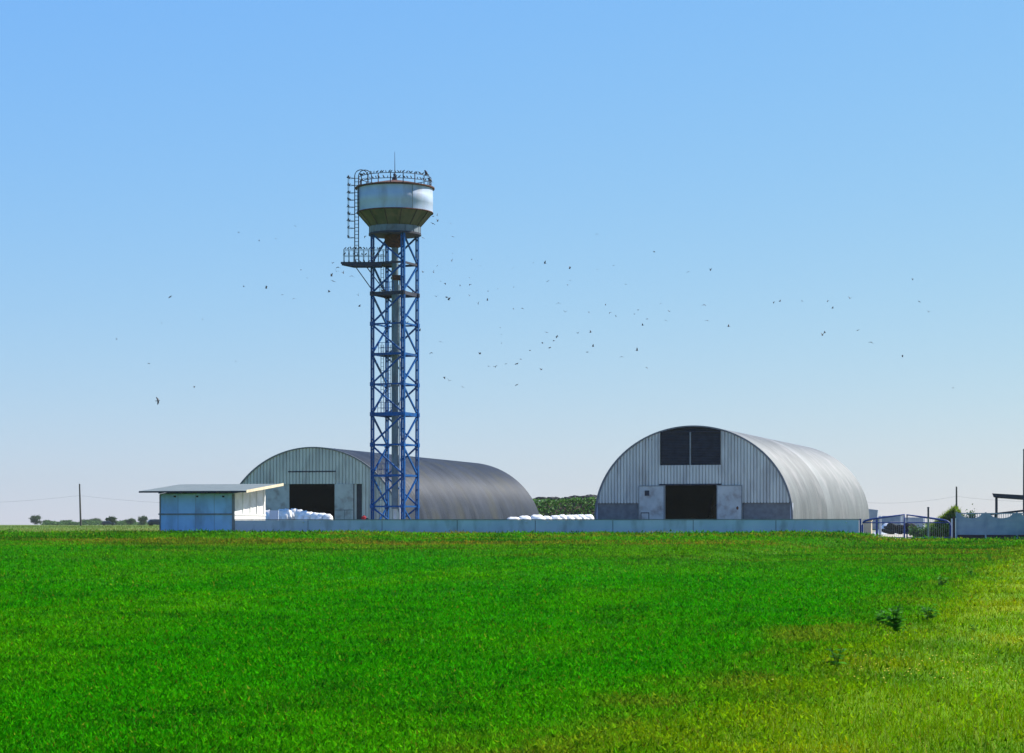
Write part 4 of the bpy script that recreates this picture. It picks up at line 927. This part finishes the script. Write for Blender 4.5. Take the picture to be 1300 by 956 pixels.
fs = sthing('slab_fence', 'distant pale grey slab fence seen through the gate', 'fence', su(1140, 26.5), 26.5)
for (p0, p1, yt) in ((1118,1143.5,655.0),(1147.8,1172,657.0)):
    mb = MB(); a_, b_ = su(p0, 26.5), su(p1, 26.5); zt_ = spt((p0+p1)/2, yt, 26.5)[1]
    for i in range(3): h0 = 0.9+(zt_-0.9)*i/3; mb.sbox(a_, b_, 26.45, 26.55, h0+0.01, 0.9+(zt_-0.9)*(i+1)/3)
    mb.build('slab', M['fence'], fs)
# heap of tyres on a white sheet
tx_, ty_, _ = S2W(su(1136, 13), 13)
def hheap(x, y): return 0.92*np.exp(-(((x-tx_+0.35)/0.75)**2+((y-ty_-1.3)/1.1)**2)) - 0.02
o = hmound('white_sheet', tx_-1.5, tx_+1.0, ty_-0.6, ty_+3.5, hheap, M['tarp'], 24, 18); tag(o, 'white plastic sheet bulging behind the tyres inside the gate', 'sheet')
for i, (px, dv, zz_, tl) in enumerate([(1126,0,0.0,0.3),(1131,0.1,0.0,1.2),(1136,0,0.0,0.2),(1141,0.2,0.0,0.9),(1146,0,0.0,0.4),(1153,0,0.0,0.2),(1157,0.1,0.1,0.9),(1128.5,0.2,0.28,0.2),(1134,0.1,0.32,0.5),(1143,0.1,0.3,0.3),(1155,0.2,0.38,0.4)]):
    u_ = su(px, 11.5+dv); x, y, _ = S2W(u_, 11.5+dv); tyre((x, y, gzf(x, y)+0.14+zz_+0.3*abs(math.sin(tl))), (tl, 0.1, rc.random()*3), rc.uniform(0.75,0.9), f'{ORD[i]} tyre of the dark heap inside the gate, counted from the left' if i < 7 else f'{ORD[i-7]} tyre from the left in the upper layer of the heap inside the gate', 'tyres inside the gate')
# grey retaining wall of the clamp beside the right hangar
mb = MB(); Y = 262.0; q = [at(1097, 645.5, Y), at(1114.5, 647.5, Y), at(1113.5, 656, Y), at(1113.5, 672, Y), at(1097, 672, Y)]
mb.add(q + [(p[0]+0.15, p[1]+0.5, p[2]) for p in q], [(0,4,3,2,1),(5,6,7,8,9),(0,1,6,5),(1,2,7,6),(2,3,8,7),(3,4,9,8),(4,0,5,9)]); tag(mb.build('retaining_wall', M['fence']), 'pale grey slanted wall showing right behind the right hangar', 'wall')
# grassed bank beside the fence
bx, by, _ = S2W(su(1190, 7), 7)
def hbank(x, y):
    u = (x-OX)*CA - (y-OY)*SA; v = (x-OX)*SA + (y-OY)*CA; uc = su(1155, 2.5)
    e = np.clip((u-uc)/3.1,0,1)**1.1*sstep((uc+4.6-u)/1.3)*sstep((v-0.9)/1.3)*sstep((6.5-v)/3); return 2.2*e*(1+0.5*(fbm(x,y,1.5,91)-0.5)) - 0.03
o = hmound('grassy_bank', bx-9, bx+13, by-9, by+17, hbank, mat('bank_soil', (0.045,0.075,0.012), (0.07,0.08,0.02), 0.95, scale=1.5, bump=0.6, bscale=3), 80, 80); tag(o, 'short grassy earth bank between the gate and the grey fence', None, kind='structure')
rb2 = random.Random(8)
def bankcol(x, y, r):  # front blades darker: dark weeds plus the bank's shaded face put into the colour
    v = (x-OX)*SA + (y-OY)*CA
    return mixc(mixc(np.array([0.12,0.23,0.01])*np.ones((len(x),3)), np.array([0.25,0.28,0.015]), r), np.array([0.03,0.075,0.02]), 1-sstep((v-1.6)/0.9))
n = 90000; r = np.random.default_rng(4); x = bx-9+22*r.random(n); y = by-9+26*r.random(n); hh = hbank(x, y); k = hh > 0.08; x = x[k]; y = y[k]; hh = hh[k]; n = len(x)
vv = (x-OX)*SA + (y-OY)*CA
L_ = (0.12+0.28*r.random(n))*(1+0.6*(r.random(n) > 0.95)); th = r.random(n)*6.28; t2 = r.random(n)*6.28; tl = 0.2+0.9*r.random(n); w_ = 0.03+0.05*(vv < 2.2)
Vb = np.zeros((n,3,3)); z0 = gz(x, y)+hh-0.02
Vb[:,0] = np.stack([x-np.cos(th)*w_, y-np.sin(th)*w_, z0], 1); Vb[:,1] = np.stack([x+np.cos(th)*w_, y+np.sin(th)*w_, z0], 1); Vb[:,2] = np.stack([x+np.cos(t2)*L_*np.sin(tl), y+np.sin(t2)*L_*np.sin(tl), z0+L_*np.cos(tl)], 1)
cb = bankcol(x, y, r.random(n))*(0.6+0.8*r.random(n))[:,None]
o = mesh_np('bank_grass', Vb.reshape(-1,3), np.arange(n*3).reshape(n,3), M['grass'], np.repeat(cb, 3, 0)); tag(o, 'long grass and dark weeds on the bank beside the gate', None, kind='stuff')
def bush(cx_, cy_, rx, ry, h, n, size, label, m='leafdk', seed=1, g0=None, name='bush', group=None):
    rr_ = random.Random(seed); g0 = gzf(cx_, cy_) if g0 is None else g0; t = thing(name, label, 'bush', (cx_, cy_, g0), 0, group)
    cl = [(cx_+rr_.gauss(0, rx*0.4), cy_+rr_.gauss(0, ry*0.4), g0+h*rr_.uniform(0.3, 0.85), rr_.uniform(0.25,0.5)) for _ in range(8)]
    def p():
        c_ = rr_.choice(cl); return (c_[0]+rr_.gauss(0, rx*c_[3]*0.7), c_[1]+rr_.gauss(0, ry*c_[3]*0.7), max(g0+0.02, c_[2]+rr_.gauss(0, h*c_[3]*0.35)))
    mb = MB(); add_cloud(mb, *leafcloud(n, p, size, rr_)); mb.build('foliage', M[m], t)
    mb = MB(); 
    for c_ in cl[:5]: mb.tube([(cx_, cy_, g0-0.05), ((cx_+c_[0])/2, (cy_+c_[1])/2, (g0+c_[2])/2-0.05), c_[:3]], 0.03*h, 5, 0.012*h)
    mb.build('stems', M['bark'], t)
for i, (px, v, rx, h, lb) in enumerate([(1168, 1.6, 0.8, 0.95, 'dark leafy bush at the left foot of the bank behind the gate'), (1187, 1.4, 1.0, 1.15, 'dark leafy bush in the middle behind the right gate leaf'), (1200, 1.3, 0.7, 1.2, 'dark leafy bush behind the right end of the gate')]):
    u_ = su(px, v); x, y, _ = S2W(u_, v); bush(x, y, rx, 0.5, h, 1500, 0.13, lb, seed=60+i, group='bushes before the grassy bank')
for i, (px, py, h) in enumerate([(1205, 651, 0.75), (1196, 653, 0.4)]):
    u_ = su(px, 6.0); x, y, _ = S2W(u_, 6.0); z = gzf(x, y)+float(hbank(np.array([x]), np.array([y]))[0]); bush(x, y, 0.35, 0.3, h, 300, 0.10, ['wispy tall weed on the top of the bank beside the pole', 'low tuft on the bank left of the wispy weed'][i], 'leaf', 80+i, g0=z, name='weed_tuft')

# ------------------------------------------------------------------ decorative precast fence at the right
FV = -0.6
pf = sthing('precast_fence', 'blue grey precast concrete fence with crescent openings along its top, far right', 'fence', su(1260, FV), FV, 0.7)
fj = [1214.4, 1251.4, 1291, 1332, 1374, 1417]
for p0, p1 in zip(fj[:-1], fj[1:]):
    u0, u1 = su(p0, FV)+0.06, su(p1, FV)-0.06; um = (u0+u1)/2
    zt_ = spt(p0, 651.2, FV)[1]; zb_ = spt(p0, 679, FV)[1]; zo = zt_-0.07; hw = (u1-u0)*0.36; dp = 0.30
    mb = MB(); n = 24; top = []; 
    # lower solid slabs with grooves
    zs = [zb_+0.003, zb_+(zt_-zb_)*0.33, zb_+(zt_-zb_)*0.66-0.02]
    mb.sbox(u0, u1, FV-0.03, FV+0.03, zs[0], zs[1]-0.002); mb.sbox(u0, u1, FV-0.022, FV+0.022, zs[1], zs[2]-0.002)
    # upper slab with a crescent cut out
    us_ = np.linspace(u0, u1, 41); 
    def cut(u): 
        q = 1-((u-um)/hw)**2; return zo-dp*math.sqrt(q) if q > 0 else zo
    for a_, b_ in zip(us_[:-1], us_[1:]):
        za, zb2 = cut(a_), cut(b_)
        P = [S2W(a_, FV-0.03, zs[2]), S2W(b_, FV-0.03, zs[2]), S2W(b_, FV-0.03, zb2), S2W(a_, FV-0.03, za), S2W(a_, FV+0.03, zs[2]), S2W(b_, FV+0.03, zs[2]), S2W(b_, FV+0.03, zb2), S2W(a_, FV+0.03, za)]
        mb.add(P, [(0,1,2,3),(7,6,5,4),(3,2,6,7)])
    mb.sbox(u0, u1, FV-0.035, FV+0.035, zo+0.0, zt_)
    pn = mb.build('fence_panel', M['fence'], pf)
    mb = MB()
    for i in range(9):
        u_ = um-hw*0.86+hw*1.72*i/8; x, y, _ = S2W(u_, FV); mb.tube([(x, y, cut(u_)-0.01), (x, y, (cut(u_)+zo)/2), (x, y, zo+0.01)], 0.020, 6)
    mb.build('balusters', M['fence'], pn)
    mb = MB(); mb.sbox(u0, u1, FV-0.05, FV+0.05, 0.3, zb_); mb.build('fence_base', M['brown'], pf)
for p in fj:
    u_ = su(p, FV); mb = MB(); zt_ = spt(p, 650.3, FV)[1]; mb.sbox(u_-0.058, u_+0.058, FV-0.07, FV+0.07, 0.3, zt_); mb.build('fence_post', M['fence'], pf)
mb = MB(); u_ = su(1210.9, FV-0.1); mb.sbox(u_-0.07, u_+0.07, FV-0.17, FV-0.03, 0.45, spt(1211, 655.8, FV-0.1)[1]); tag(mb.build('dark_brown_post', M['brown']), 'thick dark brown post between the gate and the grey fence', 'post')
mb = MB(); u_ = su(1213.4, FV-0.1); mb.sbox(u_-0.035, u_+0.02, FV-0.15, FV-0.08, 0.45, spt(1213, 657.8, FV-0.1)[1]); tag(mb.build('cream_post', M['shedwhite']), 'thin cream post against the left end of the grey fence', 'post')
mb = MB(); a_, b_ = su(1208.9, FV+0.3), su(1212.0, FV+0.3); mb.sbox(a_, b_, FV+0.25, FV+0.32, 0.45, spt(1209, 659, FV+0.3)[1]); tag(mb.build('grey_board', M['conc']), 'narrow grey board behind the dark brown post', 'board')
# carport
cv = 8.0; cp = sthing('carport', 'dark flat roofed carport rising behind the right fence', 'carport', su(1290, cv), cv)
a_, b_ = su(1259.6, cv), su(1259.6, cv)+8.0; zt_ = spt(1260, 626.3, cv)[1]; zb_ = spt(1260, 631.3, cv)[1]
P = [S2W(u, v, z) for (v, dz) in ((cv, 0), (cv+5, 0.0)) for (u, z) in ((a_, zt_+dz), (b_, zt_+dz-0.5), (b_, zb_+dz-0.6), (a_+0.1, zb_+dz))]
mb = MB(); mb.add(P, [(3,2,1,0),(4,5,6,7),(0,1,5,4),(1,2,6,5),(2,3,7,6),(3,0,4,7)]); mb.build('roof', M['carport'], cp)
for px in (1265, 1300.5, 1340):
    u_ = su(px, cv+0.2); mb = MB(); mb.sbox(u_-0.09, u_+0.09, cv+0.1, cv+0.28, 0.9, zb_-0.06*(u_-a_)-0.005); mb.build('post', M['carport'], cp)
for px in (1312,):
    u_ = su(px, cv+4.5); mb = MB(); mb.sbox(u_-0.09, u_+0.09, cv+4.4, cv+4.6, 0.9, zb_-0.3); mb.build('post', M['carport'], cp)
ld = sthing('lean_to', 'low dark sloping roof just over the fence top below the carport', 'shed', su(1280, 5), 5)
u0, u1 = su(1256, 4), su(1256, 4)+5; z0_, z1_ = spt(1256, 652, 4)[1], spt(1299, 646.3, 4)[1]
mb = MB(); P = [S2W(u, v, z) for v in (3.6, 5.6) for (u, z) in ((u0, z0_), (u1, z1_+0.25), (u1, z1_+0.12), (u0, z0_-0.12))]
mb.add(P, [(3,2,1,0),(4,5,6,7),(0,1,5,4),(1,2,6,5),(2,3,7,6),(3,0,4,7)]); mb.build('roof', M['carport'], ld)
for u_ in (u0+0.4, u1-0.5):
    for v_ in (3.8, 5.4): mb = MB(); mb.sbox(u_-0.05, u_+0.05, v_-0.05, v_+0.05, 0.8, z0_-0.1 if u_ < u0+1 else z1_); mb.build('post', M['carport'], ld)
x, y, _ = S2W(su(1232, 9), 9); bush(x, y, 0.7, 0.5, 1.85, 900, 0.14, 'dark bush top showing over the first crescent of the grey fence', seed=90)
# tall dark pole at the right edge of the picture
x, y, _ = S2W(su(1301.3, 0.8), 0.8); t = thing('utility_pole', 'tall dark pole at the right edge behind the grey fence', 'pole', (x, y, 0.65))
mb = MB(); mb.tube([(x, y, 0.4), (x, y, zy(572, y))], 0.17, 12, 0.13); mb.build('pole', M['carport'], t, 60)
mb = MB(); mb.lathe((x, y, zy(572, y)), [(0.14,-0.02),(0.15,0.08),(0.05,0.14)], 12); mb.build('cap', M['darksteel'], t)

# ------------------------------------------------------------------ poles, wires, far cars and trees
def pole(px, pyt, Y, lean, r0, label, arm=True):
    x = (px-CX)*Y/F; g0 = gzf(x, Y); zt_ = zy(pyt, Y); t = thing('utility_pole', label, 'pole', (x, Y, g0))
    mb = MB(); mb.tube([(x, Y, g0-0.3), (x+lean, Y, zt_)], r0, 10, r0*0.7); mb.build('pole', M['wood'], t, 60)
    if arm:
        mb = MB(); mb.box((x+lean*0.93, Y, zt_-(zt_-g0)*0.05), (1.1, 0.12, 0.12)); mb.build('cross_arm', M['wood'], t)
        for s in (-0.5, 0, 0.5):
            mb = MB(); mb.lathe((x+lean*0.93+s, Y, zt_-(zt_-g0)*0.05+0.06), [(0.05,0),(0.09,0.06),(0.05,0.12),(0.09,0.18),(0.03,0.24)], 8); mb.build('insulator', M['galv'], t)
    return x+lean, zt_
pole(102.6, 614.3, 430.0, -0.25, 0.20, 'slender leaning wooden pole on the horizon at far left', False)
pole(1214.3, 617.8, 330.0, 0.0, 0.17, 'thin pole rising behind the left end of the grey fence', False)
def wire(p, q, sag, rad, label):
    pts = []
    for i in range(25):
        f = i/24; pts.append((p[0]+(q[0]-p[0])*f, p[1]+(q[1]-p[1])*f, p[2]+(q[2]-p[2])*f-4*sag*f*(1-f)))
    mb = MB(); mb.tube(pts, rad, 4); tag(mb.build('power_line', M['darksteel']), label, 'power line')
wire(at(101.3, 629, 430), at(-230, 630, 430), 1.5, 0.012, 'thin power line running left from the leaning pole')
wire(at(101.3, 629, 430), at(430, 632, 440), 1.5, 0.012, 'thin power line running right from the leaning pole to the hangar')
wire(at(1214.3, 630, 330), at(1060, 634, 345), 0.8, 0.009, 'thin power line running left from the pole by the fence')
wire(at(1214.3, 630, 330), at(1420, 630, 320), 0.8, 0.009, 'thin power line running right from the pole by the fence')
def car(px, Y, rz, label, sc=1.0):
    x = (px-CX)*Y/F; g0 = gzf(x, Y); t = thing('parked_car', label, 'car', (x, Y, g0), rz)
    mt = ROOTM[t.name]
    def ext(pts, hw, nm, m, par, tp=1.0):
        V_ = [tuple(mt @ Vector((p[0]*sc, s*hw*sc*(tp if p[1] > 1.0 else 1), p[1]*sc))) for s in (-1, 1) for p in pts]; n = len(pts)
        mb = MB(); mb.add(V_, [tuple(range(n)), tuple(range(2*n-1, n-1, -1))] + [(i, n+i, n+(i+1)%n, (i+1)%n) for i in range(n)]); return mb.build(nm, m, par)
    body = ext([(-2.1,0.35),(-2.15,0.8),(-1.9,0.98),(-1.0,1.0),(0.9,0.95),(1.9,0.82),(2.15,0.6),(2.1,0.3)], 0.85, 'body', M['carpaint'], t)
    ext([(-1.95,0.985),(-1.6,1.38),(-0.6,1.47),(0.25,1.42),(0.95,0.96)], 0.72, 'cabin', M['carpaint'], t, 0.9)
    ext([(-1.55,1.02),(-1.4,1.32),(-0.6,1.39),(0.15,1.34),(0.65,1.02)], 0.735, 'side_windows', M['glass'], t, 0.9)
    for wx in (-1.35, 1.35):
        for s in (-1, 1):
            mb = MB(); P = []
            for yy in (s*0.68, s*0.88):
                for j in range(16): P.append(tuple(mt @ Vector(((wx+0.32*math.cos(j*math.pi/8))*sc, yy*sc, (0.32+0.32*math.sin(j*math.pi/8))*sc))))
            mb.add(P, [(j, (j+1)%16, 16+(j+1)%16, 16+j) for j in range(16)] + [tuple(range(16)), tuple(range(31, 15, -1))]); mb.build('wheel', M['tyre'], t)
car(137.5, 700, 0.1, 'dark car far away on the horizon left of the shed')
car(199.5, 470, 0.35, 'dark car half hidden behind the left edge of the shed')
def tree(px, Y, h, w, label, seed, m='leaf', n=2600, group=None, stuffmb=None):
    rr_ = random.Random(seed); x = (px-CX)*Y/F; g0 = gzf(x, Y)
    cl = [(x+rr_.gauss(0, w*0.24), Y+rr_.gauss(0, w*0.24), g0+h*rr_.uniform(0.15 if stuffmb is not None else 0.25, 0.85), rr_.uniform(0.16, 0.30)) for _ in range(12)]
    def p():
        c_ = rr_.choice(cl); return (c_[0]+rr_.gauss(0, w*c_[3]*0.55), c_[1]+rr_.gauss(0, w*c_[3]*0.55), max(g0+rr_.random()*0.3, c_[2]+rr_.gauss(0, h*c_[3]*0.5)*0.8))
    if stuffmb is not None: add_cloud(stuffmb, *leafcloud(n, p, 0.7, rr_)); return
    t = thing('tree', label, 'tree', (x, Y, g0), 0, group)
    mb = MB(); add_cloud(mb, *leafcloud(n, p, 0.45, rr_)); mb.build('crown', M[m], t)
    mb = MB(); mb.tube([(x, Y, g0-0.2), (x, Y, g0+h*0.3), (x+0.1, Y, g0+h*0.6)], h*0.035, 7, h*0.015)
    for c_ in cl[:6]: mb.tube([(x, Y, g0+h*0.25), c_[:3]], h*0.014, 5, h*0.006)
    mb.build('trunk', M['bark'], t)
tree(44.5, 1000, 4.6, 4.6, 'lone dark rounded tree on the horizon at far left', 1)
tree(142.5, 720, 3.1, 2.0, 'small pointed tree right behind the far dark car', 2)
tree(121, 1050, 3.4, 7.5, 'wide bushy tree on the horizon right of the leaning pole', 3)
tree(165, 950, 2.9, 4.2, 'low rounded tree on the horizon between the two dark cars', 4)
tree(181.5, 900, 3.7, 3.4, 'tallest of the small trees just left of the shed', 5)
tree(109, 1100, 2.9, 5.0, 'low tree on the horizon touching the leaning pole', 6)
hm = MB(); rr_ = random.Random(77)
for i in range(70):
    px = rr_.uniform(58, 250) if i < 52 else rr_.uniform(1100, 1420)
    tree(px, rr_.uniform(950, 1300), rr_.uniform(1.2, 2.4), rr_.uniform(5, 10), '', 200+i, n=420, stuffmb=hm)
o = hm.build('far_hedgerow', M['hedge']); tag(o, 'low hazy hedgerow along the far horizon', None, kind='stuff')

# ------------------------------------------------------------------ haze
mb = MB(); mb.add([(x, y, z) for z in (-1.2, 56) for y in (-70, 2600) for x in (-1500, 1500)], [(0,2,3,1),(4,5,7,6),(0,1,5,4),(2,6,7,3),(0,4,6,2),(1,3,7,5)])
hm_ = bpy.data.materials.new('haze'); hm_.use_nodes = True; nt = hm_.node_tree; nt.nodes.remove(nt.nodes['Principled BSDF'])
pv = nt.nodes.new('ShaderNodeVolumePrincipled'); pv.inputs['Color'].default_value = (0.50,0.55,0.52,1); pv.inputs['Density'].default_value = 0.00011; pv.inputs['Anisotropy'].default_value = 0.2
nt.links.new(pv.outputs[0], nt.nodes['Material Output'].inputs['Volume'])
o = mb.build('haze', hm_); tag(o, None, None, kind='stuff')
